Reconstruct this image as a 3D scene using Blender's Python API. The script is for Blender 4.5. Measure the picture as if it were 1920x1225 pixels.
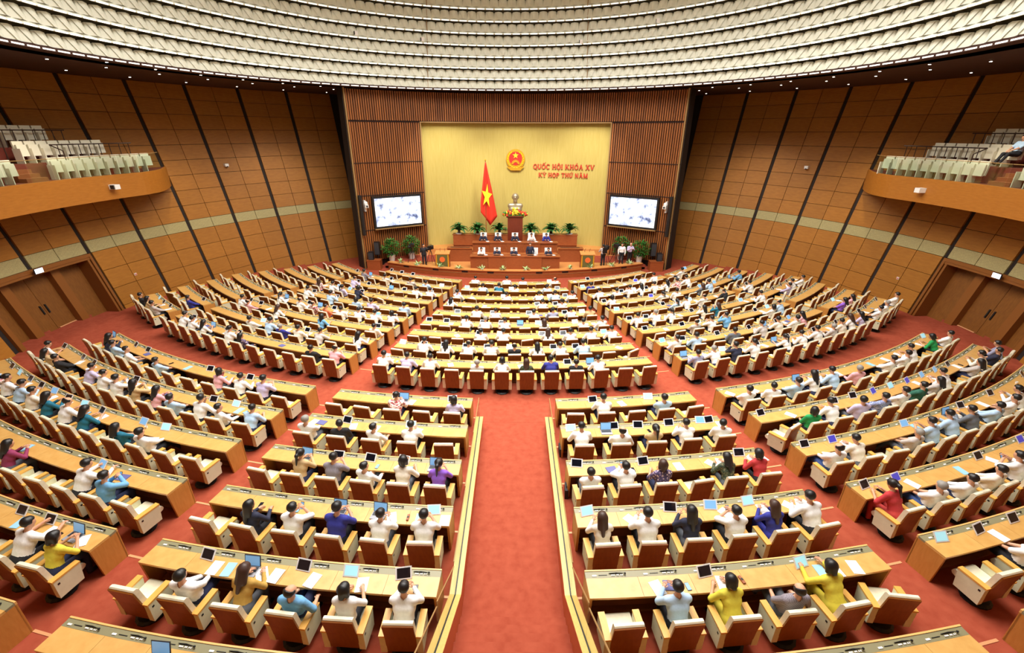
import bpy, math, random
import numpy as np
from mathutils import Matrix, Vector
random.seed(7); rng = np.random.RandomState(7)
for o in list(bpy.data.objects): bpy.data.objects.remove(o)
SC = bpy.context.scene; COL = SC.collection
R_ = math.radians; PI = math.pi
# ------------------------------------------------------------------ camera, world, lights, exposure
CAMZ = 9.755
cam = bpy.data.objects.new('camera', bpy.data.cameras.new('camera')); COL.objects.link(cam)
cam.data.sensor_width = 36; cam.data.lens = 855 / 1920 * 36; cam.data.clip_start = .05; cam.data.clip_end = 300
cam.matrix_world = (Matrix.Translation((0, 0, CAMZ)) @ Matrix.Rotation(R_(.35), 4, 'Z')
                    @ Matrix.Rotation(R_(90 - 23.1), 4, 'X') @ Matrix.Rotation(R_(.2), 4, 'Z'))
SC.camera = cam
W = bpy.data.worlds.new('world'); SC.world = W; W.use_nodes = True
W.node_tree.nodes['Background'].inputs[0].default_value = (1, .97, .92, 1)
W.node_tree.nodes['Background'].inputs[1].default_value = .15
SC.view_settings.view_transform = 'Standard'; SC.view_settings.look = 'None'
SC.view_settings.gamma = 1; SC.view_settings.use_curve_mapping = False
SC.view_settings.exposure = 0.0
HC = (0.0, 21.3)            # hall axis
RC = (0.0, 44.0)            # centre of the seat rows
def area(name, loc, size, power, color=(1, .97, .92), rot=(0, 0, 0), shape='DISK'):
    l = bpy.data.lights.new(name, 'AREA'); l.shape = shape; l.size = size; l.energy = power; l.color = color
    o = bpy.data.objects.new(name, l); COL.objects.link(o); o.location = loc; o.rotation_euler = rot; return o
def spot(name, loc, target, power, angle=70, blend=.6, color=(1, .95, .85), size=.3):
    l = bpy.data.lights.new(name, 'SPOT'); l.energy = power; l.color = color; l.spot_size = R_(angle); l.spot_blend = blend
    l.shadow_soft_size = size
    o = bpy.data.objects.new(name, l); COL.objects.link(o); o.location = loc
    o.rotation_euler = (Vector(target) - Vector(loc)).to_track_quat('-Z', 'Y').to_euler(); return o
area('ceiling_lamp_main', (0, HC[1] - 2, 19.2), 22, 9600).data.spread = R_(150)
for x in (-5, 0, 5):
    spot('stage_spot', (x, 33.2, 12.2), (x * 1.05, 38.6, 5.0), 1500, 75, .8)
    spot('front_spot', (x * 1.2, 9, 17.5), (x * 1.4, 9.5, 1), 1500, 80, .9, (1, .98, .95), .8)
for s in (-1, 1):
    for a in (52, 72, 92):
        p = (s * 19.3 * math.sin(R_(a)), HC[1] + 19.3 * math.cos(R_(a)), 12.35)
        q = (s * 21.6 * math.sin(R_(a)), HC[1] + 21.6 * math.cos(R_(a)), 1.5)
        spot('wall_spot', p, q, 900, 85, .9, (1, .9, .72))

# ------------------------------------------------------------------ materials
def lin(c): return tuple((v / 255 / 12.92) if v / 255 <= .04045 else ((v / 255 + .055) / 1.055) ** 2.4 for v in c)
MATS = {}
def mat(name, c, rough=.6, c2=None, scale=8, stretch=(1, 1, 1), bump=0, metal=0, emit=0, spec=.5, rnd=0, coat=0, detail=3):
    m = bpy.data.materials.new(name); m.use_nodes = True; nt = m.node_tree; b = nt.nodes['Principled BSDF']
    a = (*lin(c), 1); b.inputs['Base Color'].default_value = a; b.inputs['Roughness'].default_value = rough
    b.inputs['Metallic'].default_value = metal; b.inputs['Specular IOR Level'].default_value = spec
    if coat: b.inputs['Coat Weight'].default_value = coat; b.inputs['Coat Roughness'].default_value = .15
    if emit: b.inputs['Emission Color'].default_value = a; b.inputs['Emission Strength'].default_value = emit
    if c2 or bump:
        tc = nt.nodes.new('ShaderNodeTexCoord'); mp = nt.nodes.new('ShaderNodeMapping'); mp.inputs['Scale'].default_value = stretch
        nz = nt.nodes.new('ShaderNodeTexNoise'); nz.inputs['Scale'].default_value = scale; nz.inputs['Detail'].default_value = detail
        nt.links.new(tc.outputs['Object'], mp.inputs[0]); nt.links.new(mp.outputs[0], nz.inputs['Vector'])
        if c2:
            rp = nt.nodes.new('ShaderNodeValToRGB'); rp.color_ramp.elements[0].position = .3; rp.color_ramp.elements[1].position = .7
            rp.color_ramp.elements[0].color = a; rp.color_ramp.elements[1].color = (*lin(c2), 1)
            nt.links.new(nz.outputs['Fac'], rp.inputs[0]); out = rp.outputs[0]
            if rnd:
                oi = nt.nodes.new('ShaderNodeObjectInfo'); mr = nt.nodes.new('ShaderNodeMapRange')
                mr.inputs['To Min'].default_value = 1 - rnd; mr.inputs['To Max'].default_value = 1 + rnd
                hs = nt.nodes.new('ShaderNodeHueSaturation')
                nt.links.new(oi.outputs['Random'], mr.inputs[0]); nt.links.new(mr.outputs[0], hs.inputs['Value'])
                nt.links.new(out, hs.inputs['Color']); out = hs.outputs[0]
            nt.links.new(out, b.inputs['Base Color'])
        if bump:
            bp = nt.nodes.new('ShaderNodeBump'); bp.inputs['Strength'].default_value = bump; bp.inputs['Distance'].default_value = .02
            nt.links.new(nz.outputs['Fac'], bp.inputs['Height']); nt.links.new(bp.outputs[0], b.inputs['Normal'])
    MATS[name] = m; return m
def floral(name, base, cols, scale=22):
    m = mat(name, base, .8); nt = m.node_tree; b = nt.nodes['Principled BSDF']
    tc = nt.nodes.new('ShaderNodeTexCoord'); v = nt.nodes.new('ShaderNodeTexVoronoi'); v.inputs['Scale'].default_value = scale
    nt.links.new(tc.outputs['Object'], v.inputs['Vector'])
    rp = nt.nodes.new('ShaderNodeValToRGB'); rp.color_ramp.interpolation = 'CONSTANT'
    rp.color_ramp.elements[0].color = (*lin(base), 1); rp.color_ramp.elements[1].color = (*lin(cols[0]), 1); rp.color_ramp.elements[1].position = .5
    for k, c in enumerate(cols[1:]):
        e = rp.color_ramp.elements.new(.66 + .14 * k); e.color = (*lin(c), 1)
    sp = nt.nodes.new('ShaderNodeSeparateColor'); nt.links.new(v.outputs['Color'], sp.inputs[0])
    nt.links.new(sp.outputs[0], rp.inputs[0]); nt.links.new(rp.outputs[0], b.inputs['Base Color']); return m
def plaid(name, c1, c2, sc=45):
    m = mat(name, c1, .8); nt = m.node_tree; b = nt.nodes['Principled BSDF']; tc = nt.nodes.new('ShaderNodeTexCoord')
    ck = nt.nodes.new('ShaderNodeTexChecker'); ck.inputs['Scale'].default_value = sc
    ck.inputs[1].default_value = (*lin(c1), 1); ck.inputs[2].default_value = (*lin(c2), 1)
    nt.links.new(tc.outputs['Object'], ck.inputs[0]); nt.links.new(ck.outputs[0], b.inputs['Base Color']); return m
mat('carpet', (150, 68, 48), .95, (164, 80, 58), 5, bump=.15, spec=.1)
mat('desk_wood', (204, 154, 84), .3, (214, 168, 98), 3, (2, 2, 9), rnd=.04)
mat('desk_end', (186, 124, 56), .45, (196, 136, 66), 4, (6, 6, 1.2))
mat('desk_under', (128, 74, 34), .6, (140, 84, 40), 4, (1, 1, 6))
mat('desk_rim', (224, 178, 108), .4)
mat('console', (138, 132, 100), .45)
mat('nosing', (214, 150, 104), .5)
mat('cream', (236, 229, 203), .55, (226, 218, 190), 14)
mat('cream_arm', (214, 212, 180), .5, (206, 204, 172), 9)
mat('chair_wood', (122, 68, 20), .36, (136, 80, 28), 5, (4, 4, 1), rnd=.06)
mat('arm_wood', (212, 158, 72), .4, (222, 170, 84), 6, (8, 1, 1))
mat('black', (18, 18, 20), .5); mat('dark_gray', (52, 54, 58), .5); mat('white_plastic', (238, 238, 236), .4)
mat('wall_wood', (150, 95, 26), .48, (164, 107, 34), 2.2, (1.2, 1.2, 7), rnd=.07)
mat('wall_gap', (30, 17, 9), .8)
mat('band', (178, 164, 112), .55, (146, 136, 92), 26, (1, 1, 1), bump=.5, detail=4)
mat('stage_wood', (140, 72, 36), .4, (156, 84, 44), 3, (1.4, 1.4, 8), rnd=.05)
mat('stage_floor', (206, 138, 74), .35, (216, 150, 86), 3, (1, 6, 1))
mat('slat', (172, 102, 44), .5, (126, 72, 30), .9, (7, 7, .25), detail=2)
mat('slat_back', (40, 18, 10), .9)
mat('frame_trim', (158, 124, 76), .45)
mat('yellow_wall', (198, 180, 100), .8, (188, 168, 86), 2.2, (9, 9, .5), bump=.08)
mat('quilt', (228, 231, 216), .75, (220, 223, 208), 3)
mat('quilt_back', (62, 56, 36), .9)  # backing colour kept dark to stand in for shade under the ring lips
mat('led', (255, 250, 238), .5, emit=1.4); mat('lip', (240, 238, 228), .4)
mat('soffit', (58, 28, 16), .7); mat('plaster', (190, 182, 160), .8)
mat('downlight', (255, 246, 230), .5, emit=9.0)
mat('exit_lit', (225, 235, 255), .5, emit=5.0)
mat('door_wood', (112, 66, 20), .45, (126, 78, 26), 3, (5, 5, .8), rnd=.05); mat('door_trim', (128, 76, 28), .4)  # door tones darkened, the shade of the portal recess put into the colour
mat('balcony_wood', (162, 100, 34), .4, (174, 112, 42), 3, (1, 1, 7))
mat('balcony_seat', (226, 220, 198), .6); mat('balcony_floor', (120, 50, 36), .9); mat('rail', (46, 22, 14), .5)
mat('step_wood', (150, 84, 46), .6)
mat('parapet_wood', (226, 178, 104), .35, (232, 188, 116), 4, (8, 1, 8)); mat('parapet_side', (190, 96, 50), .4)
mat('gold', (226, 168, 44), .35, metal=.3); mat('red', (206, 40, 26), .6); mat('star', (248, 214, 40), .6)
mat('flag_red', (222, 50, 28), .75); mat('letter_red', (214, 66, 44), .5)
mat('bronze', (176, 164, 136), .35, metal=.55)
mat('pedestal', (104, 42, 26), .3, (118, 50, 30), 3, (6, 6, .6))
mat('leaf', (70, 138, 52), .5, (48, 108, 36), 7); mat('leaf_dark', (44, 108, 44), .5, (30, 84, 34), 6)
mat('leaf_pale', (206, 224, 166), .5, (110, 160, 70), 9); mat('pot', (214, 212, 208), .4); mat('soil', (70, 48, 36), .9)
mat('flower_red', (226, 72, 40), .7); mat('flower_yellow', (240, 222, 60), .7); mat('flower_white', (240, 236, 224), .7)
mat('skin', (206, 152, 120), .6, (214, 162, 130), 9); mat('hair', (24, 20, 20), .45); mat('hair_brown', (62, 38, 28), .5)
mat('hair_grey', (142, 138, 132), .6); mat('shoe', (24, 22, 24), .4); mat('eye', (16, 14, 14), .3); mat('lip_skin', (170, 92, 80), .5)
mat('paper', (240, 240, 238), .8); mat('paper_blue', (150, 200, 226), .7); mat('paper_orange', (232, 150, 110), .8)
mat('tablet_frame', (236, 236, 238), .35); mat('screen_dark', (18, 20, 30), .15); mat('laptop_grey', (150, 152, 160), .4)
mat('screen_blue', (120, 176, 226), .3, emit=.5); mat('screen_sky', (160, 220, 236), .3, emit=.55); mat('screen_violet', (70, 70, 190), .3, emit=.4)
mat('bag', (30, 30, 34), .5); mat('folder_violet', (96, 98, 150), .6); mat('leather', (150, 84, 50), .5)
mat('lectern_green', (96, 92, 46), .6); mat('emblem_orange', (226, 110, 50), .5)
SH = {}
for k, c in dict(W=(236, 236, 236), C=(232, 224, 210), B=(176, 204, 232), L=(196, 186, 220), N=(34, 38, 62), U=(44, 48, 140), T=(24, 104, 130),
                 M=(140, 48, 88), Y=(214, 200, 66), K=(30, 30, 34), G=(30, 150, 80), R=(180, 46, 50), P=(226, 170, 178), V=(142, 92, 208),
                 E=(196, 166, 120), O=(186, 148, 70), S=(104, 110, 120), D=(36, 96, 78), J=(108, 166, 210), A=(226, 120, 80), X=(188, 180, 176),
                 H=(150, 150, 176)).items():
    SH[k] = mat('shirt_' + k, c, .8, tuple(min(255, int(v * 1.03 + 3)) for v in c), 18, bump=.35)
SH['F'] = floral('shirt_floral_red', (236, 226, 220), [(190, 70, 80), (220, 160, 160), (150, 60, 70)], 26)
SH['Q'] = floral('shirt_floral_violet', (74, 62, 98), [(120, 104, 150), (214, 190, 190), (60, 50, 90)], 40)
SH['Z'] = floral('shirt_floral_green', (52, 66, 48), [(90, 100, 70), (130, 120, 90), (40, 50, 40)], 50)
SH['I'] = plaid('shirt_plaid', (120, 114, 124), (150, 142, 150), 50); SH['b'] = plaid('shirt_blue_check', (70, 90, 160), (196, 206, 232), 45)
TR = {k: mat('trousers_' + k, c, .85) for k, c in dict(k=(28, 28, 34), n=(36, 42, 74), g=(92, 96, 104), b=(196, 176, 140), j=(60, 84, 140), y=(206, 190, 60), v=(50, 52, 150), r=(190, 60, 56)).items()}
SHN = dict(W='white', C='cream', B='light blue', L='lavender', N='navy', U='royal blue', T='teal', M='maroon', Y='yellow', K='black', G='green', R='red',
           P='pink', V='purple', E='tan', O='mustard', S='dark grey', D='dark green', J='sky blue', A='orange', X='pale grey', H='grey-blue', F='red floral',
           Q='violet floral', Z='dark green floral', I='grey plaid', b='blue checked')
def glass(name, c=(240, 247, 243), alpha=.16):
    m = bpy.data.materials.new(name); m.use_nodes = True; nt = m.node_tree; nt.nodes.clear()
    o = nt.nodes.new('ShaderNodeOutputMaterial'); t = nt.nodes.new('ShaderNodeBsdfTransparent'); g = nt.nodes.new('ShaderNodeBsdfGlossy')
    g.inputs['Roughness'].default_value = .05; t.inputs[0].default_value = (*lin(c), 1); mx = nt.nodes.new('ShaderNodeMixShader')
    mx.inputs[0].default_value = .05; nt.links.new(t.outputs[0], mx.inputs[1]); nt.links.new(g.outputs[0], mx.inputs[2])
    nt.links.new(mx.outputs[0], o.inputs[0]); MATS[name] = m; return m
glass('glass')
def screen_picture():
    m = mat('screen_picture', (240, 246, 252), .3); nt = m.node_tree; b = nt.nodes['Principled BSDF']
    tc = nt.nodes.new('ShaderNodeTexCoord'); n1 = nt.nodes.new('ShaderNodeTexNoise'); n1.inputs['Scale'].default_value = 1.9; n1.inputs['Detail'].default_value = 5
    nt.links.new(tc.outputs['Object'], n1.inputs['Vector']); rp = nt.nodes.new('ShaderNodeValToRGB')
    e = rp.color_ramp.elements; e[0].position = .34; e[0].color = (*lin((70, 84, 120)), 1); e[1].position = .56; e[1].color = (*lin((244, 250, 255)), 1)
    k = rp.color_ramp.elements.new(.44); k.color = (*lin((170, 186, 222)), 1)
    nt.links.new(n1.outputs['Fac'], rp.inputs[0]); nt.links.new(rp.outputs[0], b.inputs['Base Color']); nt.links.new(rp.outputs[0], b.inputs['Emission Color'])
    b.inputs['Emission Strength'].default_value = .85
screen_picture()

# ------------------------------------------------------------------ mesh helpers
class MB:
    def __init__(s): s.v = []; s.f = []; s.m = []
    def add(s, vs, fs, mi=0):
        k = len(s.v); s.v += [tuple(p) for p in vs]; s.f += [tuple(i + k for i in f) for f in fs]; s.m += [mi] * len(fs); return s
    def box(s, x0, x1, y0, y1, z0, z1, mi=0, M=None):
        vs = [(x0, y0, z0), (x1, y0, z0), (x1, y1, z0), (x0, y1, z0), (x0, y0, z1), (x1, y0, z1), (x1, y1, z1), (x0, y1, z1)]
        if M is not None: vs = [tuple(M @ Vector(p)) for p in vs]
        return s.add(vs, [(0, 3, 2, 1), (4, 5, 6, 7), (0, 1, 5, 4), (1, 2, 6, 5), (2, 3, 7, 6), (3, 0, 4, 7)], mi)
    def prism(s, poly, h0, h1, axis='x', mi=0):
        n = len(poly)
        def P(a, b, h): return (h, a, b) if axis == 'x' else ((a, h, b) if axis == 'y' else (a, b, h))
        vs = [P(a, b, h0) for a, b in poly] + [P(a, b, h1) for a, b in poly]
        fs = [tuple(range(n))[::-1], tuple(range(n, 2 * n))] + [(i, (i + 1) % n, n + (i + 1) % n, n + i) for i in range(n)]
        return s.add(vs, fs, mi)
    def sweep(s, poly, a0, a1, n, cen=RC, sg=-1, mi=0, caps=True, z_off=0):
        # poly: (R, z) cross section swept from angle a0 to a1 (degrees)
        k = len(poly); vs = []; fs = []
        for i in range(n + 1):
            a = R_(a0 + (a1 - a0) * i / n); sa, ca = math.sin(a), math.cos(a)
            vs += [(cen[0] + r * sa, cen[1] + sg * r * ca, z + z_off) for r, z in poly]
        for i in range(n):
            for j in range(k):
                j2 = (j + 1) % k; fs.append((i * k + j, i * k + j2, (i + 1) * k + j2, (i + 1) * k + j))
        if caps: fs += [tuple(range(k))[::-1], tuple(range(n * k, n * k + k))]
        return s.add(vs, fs, mi)
    def tube(s, pts, rad, n=6, mi=0, cap=True):
        pts = [Vector(p) for p in pts]; m = len(pts); rad = rad if isinstance(rad, (list, tuple)) else [rad] * m; vs = []
        up = None
        for i, p in enumerate(pts):
            d = (pts[min(i + 1, m - 1)] - pts[max(i - 1, 0)]).normalized()
            if up is None:
                up = Vector((0, 0, 1)) if abs(d.z) < .9 else Vector((1, 0, 0))
            a = d.cross(up).normalized(); b = a.cross(d).normalized(); up = b
            vs += [tuple(p + (a * math.cos(2 * PI * j / n) + b * math.sin(2 * PI * j / n)) * rad[i]) for j in range(n)]
        fs = [(i * n + j, i * n + (j + 1) % n, (i + 1) * n + (j + 1) % n, (i + 1) * n + j) for i in range(m - 1) for j in range(n)]
        if cap: fs += [tuple(range(n))[::-1], tuple(range((m - 1) * n, m * n))]
        return s.add(vs, fs, mi)
    def lathe(s, prof, n=16, mi=0, cen=(0, 0, 0)):
        vs = []; m = len(prof)
        for r, z in prof:
            vs += [(cen[0] + r * math.cos(2 * PI * j / n), cen[1] + r * math.sin(2 * PI * j / n), cen[2] + z) for j in range(n)]
        fs = [(i * n + j, i * n + (j + 1) % n, (i + 1) * n + (j + 1) % n, (i + 1) * n + j) for i in range(m - 1) for j in range(n)]
        fs += [tuple(range(n))[::-1], tuple(range((m - 1) * n, m * n))]
        return s.add(vs, fs, mi)
    def ball(s, c, r, n=8, m=5, mi=0, sc=(1, 1, 1)):
        vs = [(c[0], c[1], c[2] - r * sc[2])]; fs = []
        for i in range(1, m):
            t = PI * i / m
            vs += [(c[0] + r * sc[0] * math.sin(t) * math.cos(2 * PI * j / n), c[1] + r * sc[1] * math.sin(t) * math.sin(2 * PI * j / n), c[2] - r * sc[2] * math.cos(t)) for j in range(n)]
        vs.append((c[0], c[1], c[2] + r * sc[2])); L = len(vs) - 1
        fs += [(0, 1 + (j + 1) % n, 1 + j) for j in range(n)]
        for i in range(m - 2):
            fs += [(1 + i * n + j, 1 + i * n + (j + 1) % n, 1 + (i + 1) * n + (j + 1) % n, 1 + (i + 1) * n + j) for j in range(n)]
        b = 1 + (m - 2) * n; fs += [(b + j, b + (j + 1) % n, L) for j in range(n)]
        return s.add(vs, fs, mi)
    def mesh(s, name, mats, smooth=False):
        me = bpy.data.meshes.new(name); me.from_pydata(s.v, [], s.f)
        for m in (mats if isinstance(mats, (list, tuple)) else [mats]): me.materials.append(MATS[m] if isinstance(m, str) else m)
        if len(me.polygons): me.polygons.foreach_set('material_index', s.m)
        if smooth: me.polygons.foreach_set('use_smooth', [True] * len(s.f))
        me.update(); return me
def link(name, data, parent=None, loc=(0, 0, 0), rz=0, rot=None):
    o = bpy.data.objects.new(name, data); COL.objects.link(o); o.location = loc
    o.rotation_euler = rot if rot is not None else (0, 0, rz)
    if parent is not None: o.parent = parent
    return o
def part(name, mb, mats, parent, loc=None, smooth=False, rz=0):
    # mb in world coordinates unless loc is given (then local to the parent)
    me = mb.mesh(name, mats, smooth) if isinstance(mb, MB) else mb
    if loc is None: loc = -parent.location if parent is not None else (0, 0, 0)
    return link(name, me, parent, loc, rz)
def tag(o, label=None, cat=None, group=None, kind=None):
    if label: o['label'] = label
    if cat: o['category'] = cat
    if group: o['group'] = group
    if kind: o['kind'] = kind
    return o
def thing(name, label, cat, loc=(0, 0, 0), rz=0, group=None):
    return tag(link(name, None, None, loc, rz), label, cat, group)
def copy_tree(o, parent=None):
    c = o.copy(); COL.objects.link(c)
    if parent is not None: c.parent = parent
    for ch in o.children: copy_tree(ch, c)
    return c
ORD = ['zeroth', 'first', 'second', 'third', 'fourth', 'fifth', 'sixth', 'seventh', 'eighth', 'ninth', 'tenth', 'eleventh', 'twelfth', 'thirteenth', 'fourteenth', 'fifteenth']
def RP(R, a, z=0): return (RC[0] + R * math.sin(R_(a)), RC[1] - R * math.cos(R_(a)), z)
def HP(R, a, z=0): return (HC[0] + R * math.sin(R_(a)), HC[1] + R * math.cos(R_(a)), z)

# ------------------------------------------------------------------ visibility helper (which repeats show largest)
_ci = cam.matrix_world.inverted()
def view(p):
    q = _ci @ Vector(p)
    if q.z > -.3: return None
    return (960 + 855 * q.x / -q.z, 612.5 - 855 * q.y / -q.z, -q.z)
def inframe(p, m=60):
    v = view(p); return v is not None and -m < v[0] < 1920 + m and -m < v[1] < 1225 + m

# ------------------------------------------------------------------ floor
RF = [15.5, 17.22, 18.93, 20.48, 22.05, 23.6, 25.12, 26.7, 28.25]; ZF = [.1 * k for k in range(9)]
RB = [31.2, 32.83, 34.5, 36.2, 37.88, 39.6]; ZB = [.95 + .1 * k for k in range(6)]
fl = MB()
fl.box(-30, 30, 28.2, 46, -.3, -.012)
fl.sweep([(0.1, -.3), (RF[1], -.3), (RF[1], 0), (.1, 0)], -62, 62, 48)
for k in range(1, 9):
    r1 = RF[k + 1] if k < 8 else RB[0]
    fl.sweep([(RF[k], -.3), (r1, -.3), (r1, ZF[k]), (RF[k], ZF[k])], -62, 62, 64)
for k in range(6):
    r0 = RB[k]; r1 = RB[k + 1] if k < 5 else 42.2; a = math.degrees(math.asin(1.12 / r0))
    for s in (-1, 1):
        fl.sweep([(r0, -.3), (r1, -.3), (r1, ZB[k]), (r0, ZB[k])], s * a, s * 62, 40)
fl.box(-1.12, 1.12, 6.0, 12.85, -.3, .797)
for k in range(17):
    y = 6.0 - .28 * k; fl.box(-1.12, 1.12, y - .28, y, -.3, .8 + .19 * (k + 1))
floor = tag(part('floor', fl, 'carpet', None), kind='structure')
for k in range(6):
    for s in (-1, 1):
        for a0, a1 in ((10.85, 12.6), (math.degrees(math.asin(1.24 / RB[k])), math.degrees(math.asin(1.36 / RB[k])))):
            b = MB().sweep([(RB[k] - .02, ZB[k] - .03), (RB[k] + .03, ZB[k] - .03), (RB[k] + .03, ZB[k] + .008), (RB[k] - .02, ZB[k] + .008)], s * a0, s * a1, 3)
            part('step_nosing', b, 'nosing', floor)
for k in range(1, 9):
    for s in (-1, 1):
        for a0, a1 in ((10.8, 12.9), (35, 36.2)):
            b = MB().sweep([(RF[k] - .02, ZF[k] - .03), (RF[k] + .02, ZF[k] - .03), (RF[k] + .02, ZF[k] + .006), (RF[k] - .02, ZF[k] + .006)], s * a0, s * a1, 3)
            part('step_nosing', b, 'nosing', floor)

# ------------------------------------------------------------------ side walls (leaning cone) with panels
def RW(z): return 21.1 + .2715 * z
seams = [37.3 + 8 * k for k in range(11)]
zj = [-.2, 1.0, 1.95, 2.92, 3.9, 4.5] + [4.5 + .889 * (k + 1) for k in range(9)]
pm = []
for i in range(len(zj) - 1):
    z0, z1 = zj[i] + .012, zj[i + 1] - .012; b = MB(); band = i == 4
    t = .02 if band else 0
    b.sweep([(RW(z0) + t, z0), (RW(z0) + .1, z0), (RW(z1) + .1, z1), (RW(z1) + t, z1)], -1.83, 1.83, 4, (0, 0), 1)
    pm.append(b.mesh('wall_panel', 'band' if band else 'wall_wood'))
for s, side in ((-1, 'left'), (1, 'right')):
    b = MB()
    for za, zb in ((-.2, 3.9), (3.9, 12.5)):
        rng_ = ((37.3, 85.4), (100.8, 180)) if za < 0 else ((37.3, 180),)
        for a0, a1 in rng_: b.sweep([(RW(za) + .09, za), (RW(za) + .3, za), (RW(zb) + .3, zb), (RW(zb) + .09, zb)], s * a0, s * a1, max(4, int((a1 - a0) / 2)), HC, 1)
    b.sweep([(RW(0) + .09, -.2), (RW(0) + .3, -.2), (RW(12.5) + .3, 12.5), (RW(12.5) + .09, 12.5)], 0, s * 37.3, 12, HC, 1)
    w = tag(part('wall_' + side, b, 'wall_gap', None), kind='structure')
    for bi in range(10):
        for cidx in range(2):
            am = seams[bi] + (.26 + 1.83 if cidx == 0 else 8 - .26 - 1.83)
            am = seams[bi] + 2.13 if cidx == 0 else seams[bi] + 5.87
            for i, me in enumerate(pm):
                if bi in (6, 7) and i < 4: continue
                link('wall_panel', me, w, (HC[0], HC[1], 0), -R_(s * am))
    b = MB()
    b.sweep([(RW(0), -.2), (RW(0) + .1, -.2), (RW(12.5) + .1, 12.5), (RW(12.5), 12.5)], s * 117.6, s * 180, 40, HC, 1)
    part('rear_panelling', b, 'wall_wood', w)
# portals with doors
for n, s in ((1, -1), (2, 1)):
    d = tag(link('door_%d' % n, None), kind='structure')
    def lean(z0, z1, r0, r1): return [(RW(z0) + r0, z0), (RW(z0) + r1, z0), (RW(z1) + r1, z1), (RW(z1) + r0, z1)]
    b = MB(); z0 = .5
    b.sweep(lean(3.74, 3.9, -.05, .9), s * 85.4, s * 100.8, 14, HC, 1); b.sweep(lean(3.62, 3.74, -.02, .9), s * 85.7, s * 100.5, 14, HC, 1)
    for a0, a1, r in ((85.4, 85.75, -.05), (85.85, 86.15, 0), (100.45, 100.8, -.05), (100.05, 100.35, 0)): b.sweep(lean(z0, 3.9, r, .9), s * a0, s * a1, 1, HC, 1)
    part('door_frame', b, 'door_trim', d)
    part('door_recess', MB().sweep(lean(z0, 3.9, .95, 1.1), s * 85.4, s * 100.8, 10, HC, 1), 'wall_gap', d)
    for a0, a1 in ((86.15, 89.4), (90.5, 93.15), (93.2, 95.9), (97.0, 100.05)):
        lf = part('door_leaf', MB().sweep(lean(z0, 3.62, .72, .8), s * a0, s * a1, 4, HC, 1), 'door_wood', d)
        if a0 > 90 and a0 < 95:
            ah = 92.8 if a0 < 93 else 93.5
            part('handle', MB().sweep(lean(1.75, 2.15, .66, .72), s * ah, s * (ah + .15), 1, HC, 1), 'black', lf, (0, 0, 0))
    for a0 in (89.4, 95.9):
        part('pilaster', MB().sweep(lean(z0, 3.62, .4, .8), s * a0, s * (a0 + 1.1), 2, HC, 1), 'door_trim', d)
    part('threshold_strip', MB().sweep(lean(.97, 1.0, .66, .71), s * 90.6, s * 93.0, 3, HC, 1), 'nosing', d)  # pale strip along the foot of one door leaf
    e = thing('exit_sign', 'lit white exit sign box above the %s doors' % ('left' if s < 0 else 'right'), 'exit sign', HP(RW(3.8) - .25, s * 93.2, 3.72), -R_(s * 93.2))
    part('housing', MB().box(-.2, .2, -.02, .05, 0, .22), 'dark_gray', e, (0, 0, 0))
    part('lit_panel', MB().box(-.19, .19, -.035, -.02, .01, .21), 'exit_lit', e, (0, 0, 0))
    part('bracket', MB().box(-.03, .03, .05, .3, .08, .14), 'dark_gray', e, (0, 0, 0))
    # small wall sensor beside the portal, wall speaker higher up
    q = thing('fire_sensor', 'tiny white and red call point on the %s wall beside the doors' % ('left' if s < 0 else 'right'), 'sensor', HP(RW(2.3) - .03, s * 81, 2.3), -R_(s * 81))
    part('plate', MB().box(-.06, .06, -.02, .06, -.06, .06), 'white_plastic', q, (0, 0, 0)); part('lens', MB().box(-.03, .03, -.04, -.02, -.03, .03), 'red', q, (0, 0, 0))
    q = thing('security_camera', 'small white camera mounted high on the %s wood wall' % ('left' if s < 0 else 'right'), 'camera', HP(RW(7.6) - .06, s * 59.5, 7.6), -R_(s * 59.5))
    part('housing', MB().box(-.12, .12, -.16, .06, -.08, .1), 'white_plastic', q, (0, 0, 0)); part('lens', MB().lathe([(.05, -.0), (.05, .06)], 10), 'black', q, (0, -.16, -.12))
    q = thing('security_camera', 'white camera fixed to the %s balcony front' % ('left' if s < 0 else 'right'), 'camera', HP(19.85, s * 84.5, 7.2), -R_(s * 84.5))
    part('housing', MB().box(-.14, .14, -.2, .14, -.1, .12), 'white_plastic', q, (0, 0, 0)); part('lens', MB().box(-.2, -.14, -.16, .02, -.08, .1), 'black', q, (0, 0, 0))

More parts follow.
